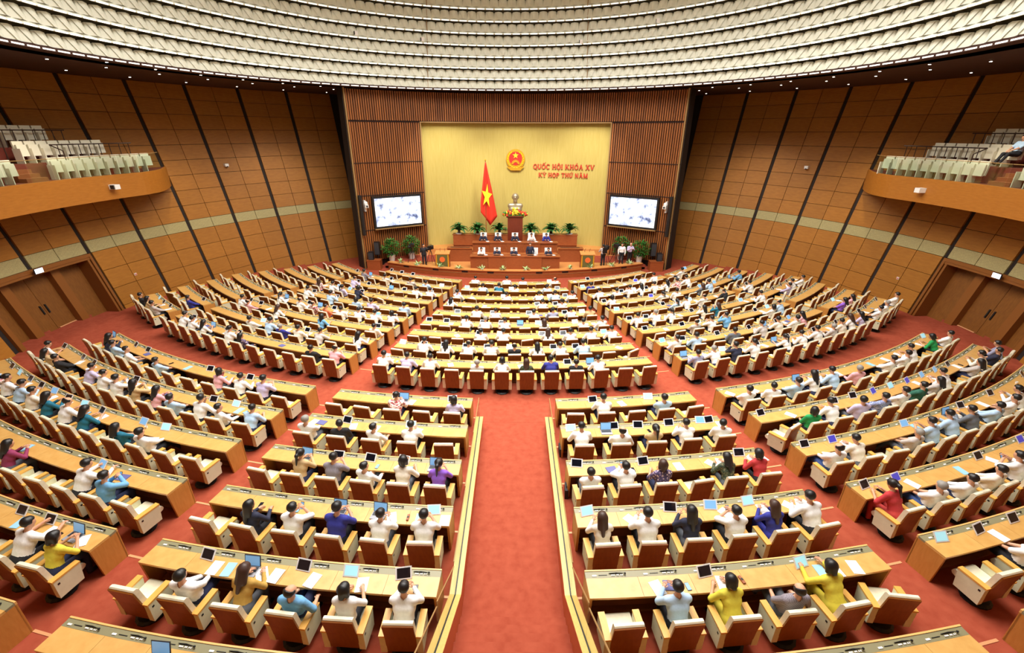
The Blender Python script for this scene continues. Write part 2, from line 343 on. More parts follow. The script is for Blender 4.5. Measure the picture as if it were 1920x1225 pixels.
# ------------------------------------------------------------------ ceiling: dark soffit and the quilted drum
DC = (-.6, 20.3)
def DR(j): return 17.0 - .19 * j
def DZ(j): return 12.55 + .665 * j
b = MB().sweep([(16.93, 12.5), (27, 12.5), (27, 12.65), (16.93, 12.65)], -180, 180, 120, DC, 1, 0, False)
b.sweep([(17.42, 12.5), (18.2, 12.5), (16.3, 19.3), (15.5, 19.3)], -180, 180, 120, DC, 1, 1, False)
b.lathe([(16.4, 19.3), (16.4, 19.5)], 64, 2, (DC[0], DC[1], 0))
ceil = tag(part('ceiling', b, ['soffit', 'quilt_back', 'plaster'], None), kind='structure')
NP = 168; dA = 360 / NP; cand = []
def quilt(mb, R, z0, a):
    w = dA / 2; pts = []
    def P(da, r, z): t = R_(a + da); return (r * math.sin(t), r * math.cos(t), z)
    zt = z0 + .575; zb = z0 + .11
    vs = [P(-w, R, zb), P(0, R - .1, zb), P(w, R, zb), P(-.8 * w, R + .12, zt), P(.8 * w, R + .12, zt), P(-w, R + .24, zt - .05), P(w, R + .24, zt - .05),
          P(-w, R + .1, z0 + .34), P(w, R + .1, z0 + .34), P(0, R + .06, zt + .02)]
    n0 = len(vs); vs += [P(-.1 * w, R - .135, zb + .02), P(.1 * w, R - .135, zb + .02), P(.7 * w, R + .075, zt), P(0, R + .02, zt + .02), P(-.7 * w, R + .075, zt)]
    mb.add(vs, [(10, 11, 12, 13, 14), (1, 4, 9), (1, 9, 3), (0, 1, 3), (1, 2, 4), (0, 3, 7), (2, 8, 4), (3, 5, 7), (4, 8, 6)])
ringM = []
for j in range(10):
    R = DR(j); z0 = DZ(j)
    b = MB(); quilt(b, R, z0, 0); ringM.append(b.mesh('quilted_panel', 'quilt'))
    b = MB(); b.sweep([(R - .03, z0), (R + .1, z0), (R + .1, z0 + .11), (R, z0 + .11)], -180, 180, NP, DC, 1, 0, False)
    part('panel_lip', b, 'quilt', ceil)
    b = MB()
    for k in range(NP):
        a = k * dA; b.sweep([(R - .085, z0 - .02), (R - .03, z0 - .02), (R - .03, z0 + .03), (R - .085, z0 + .03)], a - dA * .4, a + dA * .4, 1, DC, 1)
    part('light_strip', b, 'led', ceil)
    for k in range(NP):
        a = (k + .5 * (j % 2)) * dA; p = (DC[0] + R * math.sin(R_(a)), DC[1] + R * math.cos(R_(a)), z0 + .35)
        v = view(p); vis = v and -20 < v[0] < 1940 and -20 < v[1] < 1245
        cand.append((v[2] if vis else 999, j, a))
cand.sort(); rest = MB()
for i, (dst, j, a) in enumerate(cand):
    if i < 300: link('quilted_panel', ringM[j], ceil, (DC[0], DC[1], 0), -R_(a))
    else:
        k = len(rest.v); quilt(rest, DR(j), DZ(j), a)
rest.v = [(x + DC[0], y + DC[1], z) for x, y, z in rest.v]
tag(part('quilted_panel_field', rest, 'quilt', ceil), kind='stuff')
for s in (-1, 1):    # thin panel joints running up the drum
    b = MB()
    for j in range(10):
        R = DR(j) - .03; z0 = DZ(j); b.sweep([(R - .12, z0), (R, z0), (R + .12, z0 + .6), (R, z0 + .6)], s * 19.3, s * 19.4, 1, DC, 1)
    part('panel_joint', b, 'frame_trim', ceil)
dl = MB().lathe([(.05, 0), (.05, .03)], 10).mesh('downlight', 'downlight'); dt = MB().lathe([(.085, .012), (.085, .03)], 12).mesh('trim_ring', 'soffit')
for s in (-1, 1):
    for k in range(9):
        for r, da in ((17.7, 1.0), (19.4, 4.0), (22.4, 2.4)):
            a = 21.3 + 8 * k + da
            if a < 38 and r > 17: 
                if r > 18: continue
            o = tag(link('downlight', dl, None, HP(r, s * a, 12.462)), 'small round downlight recessed in the dark soffit under the ceiling drum', 'downlight', 'soffit downlights')
            link('trim_ring', dt, o)
for px, (a, j) in enumerate(((-36, 4), (-20.6, 4), (18, 3.9), (36, 5.0))):
    R = DR(j) - .1; q = thing('ceiling_sensor', 'small white sensor box clipped to a ceiling ring, %s from the left' % ORD[px + 1], 'sensor', (DC[0] + R * math.sin(R_(a)), DC[1] + R * math.cos(R_(a)), DZ(j) + .08), -R_(a))
    part('housing', MB().box(-.08, .1, -.25, -.06, 0, .22), 'white_plastic', q, (0, 0, 0)); part('lens', MB().box(-.13, -.08, -.22, -.1, .02, .2), 'black', q, (0, 0, 0))

# ------------------------------------------------------------------ stage walls: slatted frame and yellow wall
FR = 17.4; AO = 42.0; AI = 24.1
b = MB()
for s in (-1, 1): b.sweep([(FR, 0), (FR + .25, 0), (FR + .25, 10.45), (FR, 10.45)], s * AI, s * AO, 12, HC, 1)
b.sweep([(FR, 10.45), (FR + .25, 10.45), (FR + .25, 12.5), (FR, 12.5)], -AO, AO, 40, HC, 1)
wf = tag(part('wall_proscenium', b, 'slat_back', None), kind='structure')
def slats(a0, a1, z0, z1):
    m = MB(); n = int(abs(a1 - a0) / .545)
    for i in range(n):
        a = a0 + (a1 - a0) * (i + .5) / n; m.sweep([(FR - .09, z0), (FR + .01, z0), (FR + .01, z1), (FR - .09, z1)], a - .15, a + .15, 1, HC, 1)
    return m
for s in (-1, 1):
    for z0, z1 in ((.5, 2.82), (2.88, 5.36), (5.42, 7.64), (7.7, 10.38)):
        tag(part('slat_panel', slats(s * (AI + .35), s * (AO - .35), z0, z1), 'slat', wf), kind='stuff')
        part('panel_trim', MB().sweep([(FR - .11, z1 + .0), (FR, z1 + .0), (FR, z1 + .06), (FR - .11, z1 + .06)], s * AI, s * AO, 8, HC, 1), 'slat_back', wf)
    part('edge_trim', MB().sweep([(FR - .12, 0), (FR + .1, 0), (FR + .1, 12.5), (FR - .12, 12.5)], s * (AO - .3), s * AO, 1, HC, 1), 'frame_trim', wf)
    part('opening_trim', MB().sweep([(FR - .12, .5), (FR + .1, .5), (FR + .1, 10.45), (FR - .12, 10.45)], s * AI, s * (AI + .3), 1, HC, 1), 'frame_trim', wf)
    part('side_return', MB().sweep([(FR, 0), (FR + .8, 0), (FR + .8, 12.5), (FR, 12.5)], s * AO, s * (AO + .2), 1, HC, 1), 'wall_gap', wf)
tag(part('slat_panel', slats(-AO + .35, AO - .35, 10.5, 12.42), 'slat', wf), kind='stuff')
part('opening_trim', MB().sweep([(FR - .12, 10.38), (FR + .1, 10.38), (FR + .1, 10.46), (FR - .12, 10.46)], -AI, AI, 24, HC, 1), 'frame_trim', wf)
b = MB().sweep([(FR + .45, .3), (FR + .6, .3), (FR + .6, 11), (FR + .45, 11)], -AI - 3, AI + 3, 40, HC, 1)
wy = tag(part('wall_front', b, 'yellow_wall', None), kind='structure')
# ------------------------------------------------------------------ balconies
SEATB = {}
m = MB(); m.prism([(-.03, .32), (.05, .32), (.0, .92), (-.07, .92)], -.23, .23, 'x'); SEATB['back'] = m.mesh('backrest', 'balcony_seat')
m = MB(); m.prism([(.08, .3), (.16, .3), (.13, .78), (.06, .78)], -.215, .215, 'x'); SEATB['seat'] = m.mesh('seat', 'balcony_seat')
m = MB(); m.box(.23, .27, -.06, .3, 0, .62); SEATB['side'] = m.mesh('side_panel', 'balcony_seat')
for s, side in ((-1, 'left'), (1, 'right')):
    bal = thing('balcony', 'curved orange wood balcony on the %s wall with red floor tiers' % side, 'balcony')
    def fr(a): return 20 + (2.95 * ((80 - a) / 10.8) ** 2 if a < 80 else 0)
    angs = [69.2 + .9 * k for k in range(52)]; m = MB(); k4 = []
    for a in angs: k4 += [HP(fr(a), s * a, 6.62), HP(fr(a) + .16, s * a, 6.62), HP(fr(a) + .16, s * a, 7.75), HP(fr(a), s * a, 7.75)]
    n = len(angs)
    m.add(k4, [(i * 4 + j, i * 4 + (j + 1) % 4, i * 4 + 4 + (j + 1) % 4, i * 4 + 4 + j) for i in range(n - 1) for j in range(4)] + [(0, 1, 2, 3), (n * 4 - 4, n * 4 - 3, n * 4 - 2, n * 4 - 1)])
    part('fascia', m, 'balcony_wood', bal)
    m = MB(); vs = []
    for a in angs: vs += [HP(fr(a) + .1, s * a, 6.7), HP(RW(7.3) + .1, s * a, 6.7), HP(RW(7.3) + .1, s * a, 7.72), HP(fr(a) + .1, s * a, 7.72)]
    m.add(vs, [(i * 4 + j, i * 4 + (j + 1) % 4, i * 4 + 4 + (j + 1) % 4, i * 4 + 4 + j) for i in range(n - 1) for j in range(4)])
    part('slab', m, 'balcony_floor', bal)
    for r0, zt, a0 in ((21.35, 8.4, 77), (22.45, 9.05, 80)):
        m = MB().sweep([(r0, 7.72), (RW(zt) + .05, 7.72), (RW(zt) + .05, zt), (r0, zt)], s * a0, s * 115, 20, HC, 1); part('tier', m, 'balcony_floor', bal)
    for i in range(4):
        m = MB().sweep([(20.5 + .3 * i, 7.72), (21.6 + .3 * i, 7.72), (21.6 + .3 * i, 7.88 + .16 * i), (20.5 + .3 * i, 7.88 + .16 * i)], s * 91.4, s * 94.2, 3, HC, 1); part('aisle_step', m, 'step_wood', bal)
    g = thing('glass_balustrade', 'clear glass balustrade along the %s balcony edge' % side, 'balustrade')
    for i in range(13):
        a = 72.6 + 3.2 * i; m = MB(); a1 = a + 3.1
        vs = [HP(fr(a) + .07, s * a, 7.75), HP(fr(a1) + .07, s * a1, 7.75), HP(fr(a1) + .07, s * a1, 8.62), HP(fr(a) + .07, s * a, 8.62),
              HP(fr(a) + .085, s * a, 7.75), HP(fr(a1) + .085, s * a1, 7.75), HP(fr(a1) + .085, s * a1, 8.62), HP(fr(a) + .085, s * a, 8.62)]
        m.add(vs, [(0, 1, 2, 3), (4, 7, 6, 5), (0, 4, 5, 1), (3, 2, 6, 7), (0, 3, 7, 4), (1, 5, 6, 2)]); pn = part('glass_panel', m, 'glass', g)
        part('cap', MB().tube([HP(fr(a) + .08, s * a, 8.63), HP(fr(a1) + .08, s * a1, 8.63)], .014, 5), 'frame_trim', pn, (0, 0, 0))
    for q, (R, z, a0, a1, zr) in enumerate(((21.3, 8.4, 76.5, 87.5, .75), (22.4, 9.05, 82.5, 91.5, .72))):
        h = thing('handrail', 'dark brown post handrail %s on the %s balcony' % (('between first and second seat rows', 'before the top seat row')[q], side), 'handrail')
        n = 8; part('top_rail', MB().tube([HP(R, s * (a0 + (a1 - a0) * i / n), z + zr) for i in range(n + 1)], .028, 6), 'rail', h)
        for i in range(n):
            a = a0 + (a1 - a0) * (i + .3) / n; part('post', MB().tube([HP(R, s * a, z), HP(R, s * a, z + zr)], .018, 5), 'rail', h)
        part('end_rail', MB().tube([HP(R, s * a1, z + zr), HP(R - .55, s * a1, z + zr - .25), HP(R - .55, s * a1, z - .6)], .026, 6), 'rail', h)
    for row, (R, z, a0, a1) in enumerate(((20.75, 7.72, 76.2, 103), (21.8, 8.4, 80.2, 103), (22.9, 9.05, 84.5, 101))):
        st = math.degrees(.53 / R); a = a0; i = 0
        while a < a1:
            if not (90.6 < a < 94.6):
                i += 1
                o = thing('folding_seat', 'white folded theatre seat, %s from stage end, %s row, %s balcony' % (ORD[i] if i < 16 else 'sixteenth or later', ORD[row + 1], side), 'folding seat', HP(R, s * a, z), -R_(s * a) + PI, 'folding seats on the %s balcony' % side)
                link('backrest', SEATB['back'], o); link('seat', SEATB['seat'], o); link('side_panel', SEATB['side'], o)
            a += st

# ------------------------------------------------------------------ central aisle parapets with glass
for s, side in ((-1, 'left'), (1, 'right')):
    X0, X1 = s * 1.02, s * 1.24
    prof = [(12.6, 1.16), (6.15, 1.42), (2.9, 3.75)]
    t = thing('aisle_parapet', 'pale wood parapet rail along the %s side of the central aisle' % side, 'parapet', (s * 1.13, 9, .8))
    def strip(x0, x1, dz0, dz1, base=None):
        m = MB(); vs = []
        for y, z in prof:
            zb = (z + dz0) if base is None else base; vs += [(x0, y, zb), (x1, y, zb), (x1, y, z + dz1), (x0, y, z + dz1)]
        n = len(prof); m.add(vs, [(i * 4 + j, i * 4 + (j + 1) % 4, i * 4 + 4 + (j + 1) % 4, i * 4 + 4 + j) for i in range(n - 1) for j in range(4)] + [(0, 1, 2, 3), (n * 4 - 4, n * 4 - 3, n * 4 - 2, n * 4 - 1)]); return m
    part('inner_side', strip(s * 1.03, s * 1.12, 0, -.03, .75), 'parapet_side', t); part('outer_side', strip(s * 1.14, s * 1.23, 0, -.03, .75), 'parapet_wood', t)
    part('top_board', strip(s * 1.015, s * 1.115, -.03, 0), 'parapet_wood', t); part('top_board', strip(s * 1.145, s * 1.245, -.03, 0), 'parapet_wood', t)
    part('channel', strip(s * 1.115, s * 1.145, -.05, -.012), 'dark_gray', t)
    g = thing('glass_balustrade', 'clear glass panels standing in the %s aisle parapet' % side, 'balustrade', (s * 1.13, 9, 1.2))
    ys = [12.6, 10.5, 8.3, 6.2, 4.6, 3.0]
    zt = lambda y: (1.16 + (12.6 - y) / 6.45 * .26) if y > 6.15 else (1.42 + (6.15 - y) * .717)
    for i in range(5):
        y0, y1 = ys[i] - .02, ys[i + 1] + .02; m = MB()
        vs = [(s * 1.124 + dx, y, z) for dx in (0, s * .014) for y, z in ((y0, zt(y0) - .03), (y1, zt(y1) - .03), (y1, zt(y1) + .8), (y0, zt(y0) + .72))]
        m.add(vs, [(0, 1, 2, 3), (4, 7, 6, 5), (0, 4, 5, 1), (3, 2, 6, 7), (0, 3, 7, 4), (1, 5, 6, 2)]); pn = part('glass_panel', m, 'glass', g)
        part('edge_trim', MB().tube([(s * 1.131, y0, zt(y0) + .725), (s * 1.131, y1, zt(y1) + .805)], .012, 5), 'frame_trim', pn, (0, 0, 0))

# ------------------------------------------------------------------ desks
def asn(x, R): return math.degrees(math.asin(x / R))
BLK = {}   # name -> (label words, zone)
BLK['FC'] = 'front centre block'; BLK['FL'] = 'front left block'; BLK['FR'] = 'front right block'
BLK['WL'] = 'front left-wall block'; BLK['WR'] = 'front right-wall block'
BLK['LC'] = 'rear left-centre block'; BLK['RC'] = 'rear right-centre block'; BLK['LL'] = 'rear far-left block'; BLK['RR'] = 'rear far-right block'
DESKS = []
lim = {9: 43.9, 8: 45.6, 7: 47.1}
for k in range(1, 10):
    R, z = RF[k - 1], ZF[k - 1]
    DESKS += [('FC', k, R, z, -10.7, 10.7), ('FL', k, R, z, -34.6, -13.0), ('FR', k, R, z, 13.1, 35.0)]
    if k > 1: DESKS += [('WL', k, R, z, -lim.get(k, 49), -36.3), ('WR', k, R, z, 36.4, lim.get(k, 49.2))]
cutL = {4: -29.5, 5: -22, 6: -16.5}
for k in range(1, 7):
    R, z = RB[k - 1], ZB[k - 1]; a = asn(1.35, R)
    DESKS += [('LC', k, R, z, -10.85, -a), ('RC', k, R, z, a, 10.85), ('LL', k, R, z, cutL.get(k, -33.2), -12.6), ('RR', k, R, z, 12.75, -cutL.get(k, -35))]
cm = MB()   # one seat's console fittings, local x along the row, y away from the sitter
cm.box(-.36, -.28, -.03, .0, 0, .006, 1); cm.box(-.24, -.08, -.012, -.002, 0, .005, 0)
for x in (.0, .025, .05, .1, .125, .17, .2): cm.box(x, x + .017, -.03, -.008, 0, .012, 1)
cm.box(-.02, .22, .012, .02, 0, .008, 0); cm.box(.08, .12, .01, .024, .006, .02, 0)
cm.tube([(-.04, .016, .012), (.1, .02, .022), (.24, .0, .03)], .006, 5, 0); cm.ball((.26, -.003, .03), .02, 7, 5, 0)
cm = cm.mesh('console_unit', ['black', 'white_plastic'])
SEATS = []
for (blk, k, R, z, a0, a1) in DESKS:
    n = max(2, int(R * R_(a1 - a0) / (.86 if blk in ('FC', 'LC', 'RC') else .885)))
    zt = z + .755; D = .56; am = (a0 + a1) / 2; seg = max(4, int((a1 - a0) / .9))
    lab = 'curved wooden desk with olive console strip, %s row, %s' % (ORD[k], BLK[blk])
    d = thing('desk', lab, 'desk', RP(R + .28, am, z), 0, 'curved desks')
    C0 = (RC[0] - d.location.x, RC[1] - d.location.y, -z)
    st = (a1 - a0) / n
    # desktop panels, one per place
    pmesh = MB().sweep([(R + .165, zt - .045), (R + D, zt - .045), (R + D, zt), (R + .165, zt)], -st / 2 + .004, st / 2 - .004, 3, (0, 0)).mesh('desktop_panel', 'desk_wood')
    for i in range(n):
        a = a0 + st * (i + .5)
        link('desktop_panel', pmesh, d, C0, R_(a))
        link('console_unit', cm, d, Vector(RP(R + .1, a, zt + .004)) - d.location, R_(a))
        if blk in ('LL', 'RR', 'LC', 'RC') and k == 6: pass
        SEATS.append(dict(blk=blk, k=k, i=i, n=n, a=a, R=R, z=z))
    part('rim', MB().sweep([(R, zt - .05), (R + .03, zt - .05), (R + .03, zt + .018), (R, zt + .018)], a0, a1, seg), 'desk_rim', d)
    part('console_strip', MB().sweep([(R + .03, zt - .045), (R + .163, zt - .045), (R + .163, zt - .002), (R + .03, zt + .008)], a0, a1, seg), 'console', d)
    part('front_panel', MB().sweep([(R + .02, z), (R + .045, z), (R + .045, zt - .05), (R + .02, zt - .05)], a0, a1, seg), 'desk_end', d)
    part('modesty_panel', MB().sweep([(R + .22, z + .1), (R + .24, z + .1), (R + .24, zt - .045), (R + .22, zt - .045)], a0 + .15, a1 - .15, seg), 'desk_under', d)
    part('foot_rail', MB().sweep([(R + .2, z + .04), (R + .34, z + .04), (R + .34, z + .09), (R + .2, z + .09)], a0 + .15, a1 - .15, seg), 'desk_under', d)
    t = math.degrees(.05 / R)
    for e0, e1 in ((a0, a0 + t), (a1 - t, a1)):
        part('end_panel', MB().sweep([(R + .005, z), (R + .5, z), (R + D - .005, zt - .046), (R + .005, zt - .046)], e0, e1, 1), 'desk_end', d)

# ------------------------------------------------------------------ chairs
CH = {}
def rprof(pts): return pts
m = MB(); m.lathe([(.0, .05), (.0, .05)], 3) if False else None
m.lathe([(.25, 0), (.25, .025), (.2, .05), (.06, .06), (.05, .3)], 14); CH['base'] = m.mesh('base', 'black')
m = MB(); m.prism([(-.16, .34), (.3, .32), (.36, .34), (.385, .38), (.37, .43), (.33, .455), (-.16, .45)], -.25, .25, 'x'); CH['seat'] = m.mesh('seat', 'cream', False)
m = MB(); m.prism([(-.21, .2), (.22, .22), (.26, .60), (-.21, .60)], -.055, .055, 'x'); m.box(.0555, .0575, -.16, -.12, .49, .53, 1); m.box(-.0575, -.0555, -.16, -.12, .49, .53, 1)
CH['arm'] = m.mesh('arm', ['cream_arm', 'black'])
m = MB(); m.prism([(-.225, .60), (.27, .60), (.27, .635), (-.225, .635)], -.06, .06, 'x'); CH['cap'] = m.mesh('armrest', 'arm_wood')
m = MB(); m.prism([(-.09, .40), (-.17, .40), (-.2, .62), (-.255, .95), (-.27, .99), (-.25, 1.01), (-.2, 1.005), (-.165, .96), (-.12, .68), (-.06, .5)], -.25, .25, 'x'); CH['back'] = m.mesh('backrest', 'cream')
m = MB(); m.prism([(-.17, .2), (-.195, .2), (-.232, .62), (-.295, .975), (-.27, .985), (-.205, .62)], -.262, .262, 'x'); CH['panel'] = m.mesh('back_panel', 'chair_wood')
def make_chair(o):
    link('base', CH['base'], o); link('seat', CH['seat'], o); b = link('backrest', CH['back'], o); link('back_panel', CH['panel'], b)
    for s in (-1, 1):
        a = link('arm', CH['arm'], o, (s * .31, 0, 0)); link('armrest', CH['cap'], a)
def seat_label(s):
    n, i = s['n'], s['i']
    if s['blk'] in ('FL', 'WL', 'LC', 'LL'): return '%s from right' % ORD[n - i]
    return '%s from left' % ORD[i + 1]

# ------------------------------------------------------------------ people: bodies from blended limbs
class Body:
    def __init__(s): s.pr = []
    def cap(s, a, b, r1, r2, reg, k=.03): s.pr.append((np.array(a, float), np.array(b, float), r1, r2, reg, k))
def sd(P, a, b, r1, r2):
    d = b - a; L = max(d @ d, 1e-9); t = np.clip(((P - a) @ d) / L, 0, 1)
    return np.linalg.norm(P - (a + t[..., None] * d), axis=-1) - (r1 + (r2 - r1) * t)
def nets(prims, h, clip=None):
    lo = np.min([np.minimum(p[0], p[1]) - max(p[2], p[3]) for p in prims], 0) - 3 * h
    hi = np.max([np.maximum(p[0], p[1]) + max(p[2], p[3]) for p in prims], 0) + 3 * h
    n = np.ceil((hi - lo) / h).astype(int) + 1
    D = np.full(n, 1.0); ax = [lo[i] + h * np.arange(n[i]) for i in range(3)]
    for a, b, r1, r2, reg, k in prims:
        mg = max(r1, r2) + k + 2.5 * h
        i0 = np.maximum(((np.minimum(a, b) - mg - lo) / h).astype(int), 0); i1 = np.minimum(((np.maximum(a, b) + mg - lo) / h).astype(int) + 2, n)
        G = np.stack(np.meshgrid(*[ax[i][i0[i]:i1[i]] for i in range(3)], indexing='ij'), -1)
        d = sd(G, a, b, r1, r2); S = tuple(slice(i0[i], i1[i]) for i in range(3)); o = D[S]
        q = np.clip(.5 + .5 * (o - d) / k, 0, 1); D[S] = o * (1 - q) + d * q - k * q * (1 - q)
    if clip is not None:
        G = np.stack(np.meshgrid(*ax, indexing='ij'), -1); D = np.maximum(D, clip(G))
    ins = D < 0
    acc = np.zeros(tuple(n - 1) + (3,)); cnt = np.zeros(tuple(n - 1))
    offs = [(i, j, k) for i in (0, 1) for j in (0, 1) for k in (0, 1)]
    def corner(A, o): return A[o[0]:n[0] - 1 + o[0], o[1]:n[1] - 1 + o[1], o[2]:n[2] - 1 + o[2]]
    for o in offs:
        for axn in range(3):
            if o[axn]: continue
            o2 = list(o); o2[axn] = 1
            d0, d1 = corner(D, o), corner(D, o2); ms = (d0 < 0) != (d1 < 0); t = np.where(ms, d0 / np.where(ms, d0 - d1, 1), 0)
            cnt += ms
            for c in range(3): acc[..., c] += ms * (o[c] + (t if c == axn else 0))
    act = cnt > 0; idx = np.full(act.shape, -1); ii = np.argwhere(act); idx[act] = np.arange(len(ii))
    V = lo + h * (ii + acc[act] / cnt[act][:, None]); F = []
    for axn in range(3):
        u, w = (axn + 1) % 3, (axn + 2) % 3
        s0 = [slice(1, None)] * 3; s0[axn] = slice(0, -1); s1 = list(s0); s1[axn] = slice(1, None)
        A, B = ins[tuple(s0)], ins[tuple(s1)]; ch = np.argwhere(A != B)
        if not len(ch): continue
        base = ch.copy(); base[:, u] += 1; base[:, w] += 1
        ok = (base[:, u] < n[u] - 1) & (base[:, w] < n[w] - 1); base = base[ok]; fl_ = A[tuple(ch[ok].T)]
        def g(du, dw):
            q = base.copy(); q[:, u] -= du; q[:, w] -= dw; return idx[q[:, 0], q[:, 1], q[:, 2]]
        q = np.stack([g(1, 1), g(0, 1), g(0, 0), g(1, 0)], 1); q[~fl_] = q[~fl_][:, ::-1]
        F.append(q[(q >= 0).all(1)])
    return V, np.concatenate(F)
def vnormals(V, F):
    nn = np.cross(V[F[:, 1]] - V[F[:, 0]], V[F[:, 3]] - V[F[:, 0]]); N = np.zeros_like(V)
    for c in range(4): np.add.at(N, F[:, c], nn)
    return N / np.maximum(np.linalg.norm(N, axis=1), 1e-9)[:, None]
def submesh(name, V, F, mask):
    F = F[mask]; u, inv = np.unique(F, return_inverse=True); me = bpy.data.meshes.new(name)
    me.from_pydata(V[u].tolist(), [], inv.reshape(F.shape).tolist()); me.materials.append(None)
    me.polygons.foreach_set('use_smooth', [True] * len(F)); me.update(); return me
def ik(S, Wt, l1, l2, pole):
    d = Wt - S; L = np.linalg.norm(d); L2 = min(L, (l1 + l2) * .985); u = d / L; Wt = S + u * L2
    a = (l1 * l1 - l2 * l2 + L2 * L2) / (2 * L2); hgt = math.sqrt(max(l1 * l1 - a * a, 1e-6)); pole = pole - u * (pole @ u); pole /= np.linalg.norm(pole)
    return S + u * a + pole * hgt, Wt
def head_frame(c, pitch, yaw):
    return Matrix.Translation(c) @ Matrix.Rotation(R_(yaw), 4, 'Z') @ Matrix.Rotation(-R_(pitch), 4, 'X')
def make_body(lean, py, hp, hy, wl, wr, legs='sit', tw=0, female=False, pl=None, pr=None, side=0):
    B = Body(); A = lambda *p: np.array(p, float); sx = .162 if female else .19
    P = A(0, py, .55) if legs != 'stand' else A(0, py, .86)
    u = A(math.sin(R_(side)), math.sin(R_(lean)), math.cos(R_(lean))); u /= np.linalg.norm(u)
    c, s_ = math.cos(R_(tw)), math.sin(R_(tw)); X = A(c, s_, 0); wx = A(1, 0, 0)
    w = .86 if female else 1.0
    B.cap(P - wx * .075, P + wx * .075, .118, .118, 2, .05)
    B.cap(P + u * .15 - wx * .05 * w, P + u * .15 + wx * .05 * w, .116 * w, .116 * w, 1, .06)
    B.cap(P + u * .31 - X * .07 * w, P + u * .31 + X * .075 * w, .122 * w, .122 * w, 1, .07)
    B.cap(P + u * .44 - X * (sx - .05), P + u * .44 + X * (sx - .05), .07, .07, 1, .06)
    nk = P + u * .5; hd = nk + u * .04 + A(0, .035, .125)
    B.cap(nk - u * .03, nk + u * .02 + A(0, .02, .07), .052 * w, .05 * w, 0, .03)
    Hf = head_frame(Vector(hd), hp, hy); hh = lambda *p: np.array(Hf @ Vector(p))
    B.cap(hh(0, -.018, .02), hh(0, .012, .025), .09, .086, 0, .03); B.cap(hh(0, .045, -.03), hh(0, .06, -.075), .06, .04, 0, .035)
    B.cap(hh(-.07, .0, -.02), hh(-.075, -.01, .01), .018, .018, 0, .012); B.cap(hh(.07, .0, -.02), hh(.075, -.01, .01), .018, .018, 0, .012)
    B.cap(hh(0, .092, .005), hh(0, .112, -.03), .010, .014, 0, .012); B.cap(hh(-.03, .082, .028), hh(.03, .082, .028), .014, .014, 0, .012)
    extra = MB()
    for q in (-1, 1): extra.ball(hh(q * .031, .09, .005), .011, 6, 4, 2)
    extra.ball(hh(0, .098, -.052), .02, 6, 4, 3, (1, .45, .35))
    for q, wt, pole in ((-1, wl, pl), (1, wr, pr)):
        S = P + u * .44 + X * q * sx; pole = A(*pole) if pole is not None else A(q * .6, -.25, -.75)
        El, Wt = ik(S, A(*wt), .27, .245, pole)
        B.cap(S, El, .062 * w, .05 * w, 1, .035); B.cap(El, Wt, .043 * w, .03 * w, 4, .02)
        dr = (Wt - El); dr /= np.linalg.norm(dr); up = A(0, 0, 1); sd_ = np.cross(dr, up); sd_ /= max(np.linalg.norm(sd_), 1e-6); nn = np.cross(sd_, dr)
        pm_ = Wt + dr * .05
        B.cap(Wt - sd_ * .012 + dr * .02, pm_ + dr * .02 - sd_ * .016, .022, .018, 0, .015); B.cap(Wt + sd_ * .012 + dr * .02, pm_ + dr * .02 + sd_ * .016, .022, .018, 0, .015)
        for fi, (off, ln) in enumerate(((-.03, .062), (-.01, .076), (.01, .08), (.028, .068))):
            a = pm_ + dr * .015 + sd_ * off; p1 = a + dr * ln * .55 - nn * .006; p2 = p1 + dr * ln * .32 - nn * .028; p3 = p2 + dr * ln * .12 - nn * .026
            extra.tube([tuple(a), tuple(p1), tuple(p2), tuple(p3)], [.0095, .009, .008, .006], 5, 0)
        a = Wt + dr * .025 - sd_ * q * .025; p1 = a + dr * .03 - sd_ * q * .026 - nn * .008; p2 = p1 + dr * .03 - sd_ * q * .004 - nn * .012
        extra.tube([tuple(a), tuple(p1), tuple(p2)], [.012, .0105, .007], 5, 0)
    for q in (-1, 1):
        hip = P + A(q * .085, .02, -.03)
        if legs == 'sit': kn = A(q * .12, py + .44, .53); an = A(q * .12, py + .40, .1); tw_ = an + A(0, .13, -.05)
        elif legs == 'out': kn = A(q * .11, py + .43, .53); an = A(q * .1, py + .66, .15); tw_ = an + A(0, .1, .02)
        elif legs == 'cross':
            kn = A(q * .1 + .02, py + .43, .54 + (.09 if q > 0 else 0)); an = A(.1, py + .38, .1) if q < 0 else A(-.14, py + .55, .32); tw_ = an + A(-.02 if q > 0 else 0, .13, -.05)
        else: kn = A(q * .1, py + .02, .46); an = A(q * .11, py - .01, .08); tw_ = an + A(q * .02, .14, -.045)
        B.cap(hip, kn, .088 * w, .062, 2, .04); B.cap(kn, an, .058, .042, 2, .03); B.cap(an - A(0, .02, .04), tw_, .042, .036, 3, .02)
    V, F = nets(B.pr, .0185)
    ds = np.stack([sd(V, p[0], p[1], p[2], p[3]) for p in B.pr], 1); reg = np.array([p[4] for p in B.pr])[ds.argmin(1)]
    fr_ = np.sort(reg[F], 1)[:, 1]; N = vnormals(V, F)
    me = bpy.data.meshes.new('person'); k = len(V)
    me.from_pydata(V.tolist() + extra.v, [], F.tolist() + [tuple(i + k for i in f) for f in extra.f])
    for mname in ('skin', 'shoe', 'eye', 'lip_skin'): me.materials.append(MATS[mname])
    me.polygons.foreach_set('material_index', np.concatenate([np.where(fr_ == 3, 1, 0), np.array(extra.m, int)])); me.polygons.foreach_set('use_smooth', [True] * len(me.polygons)); me.update()
    Vs = V + N * .011
    return dict(body=me, long=submesh('shirt', Vs, F, (fr_ == 1) | (fr_ == 4)), short=submesh('shirt', Vs, F, fr_ == 1), trousers=submesh('trousers', V + N * .009, F, fr_ == 2), head=Hf, W=(wl, wr))
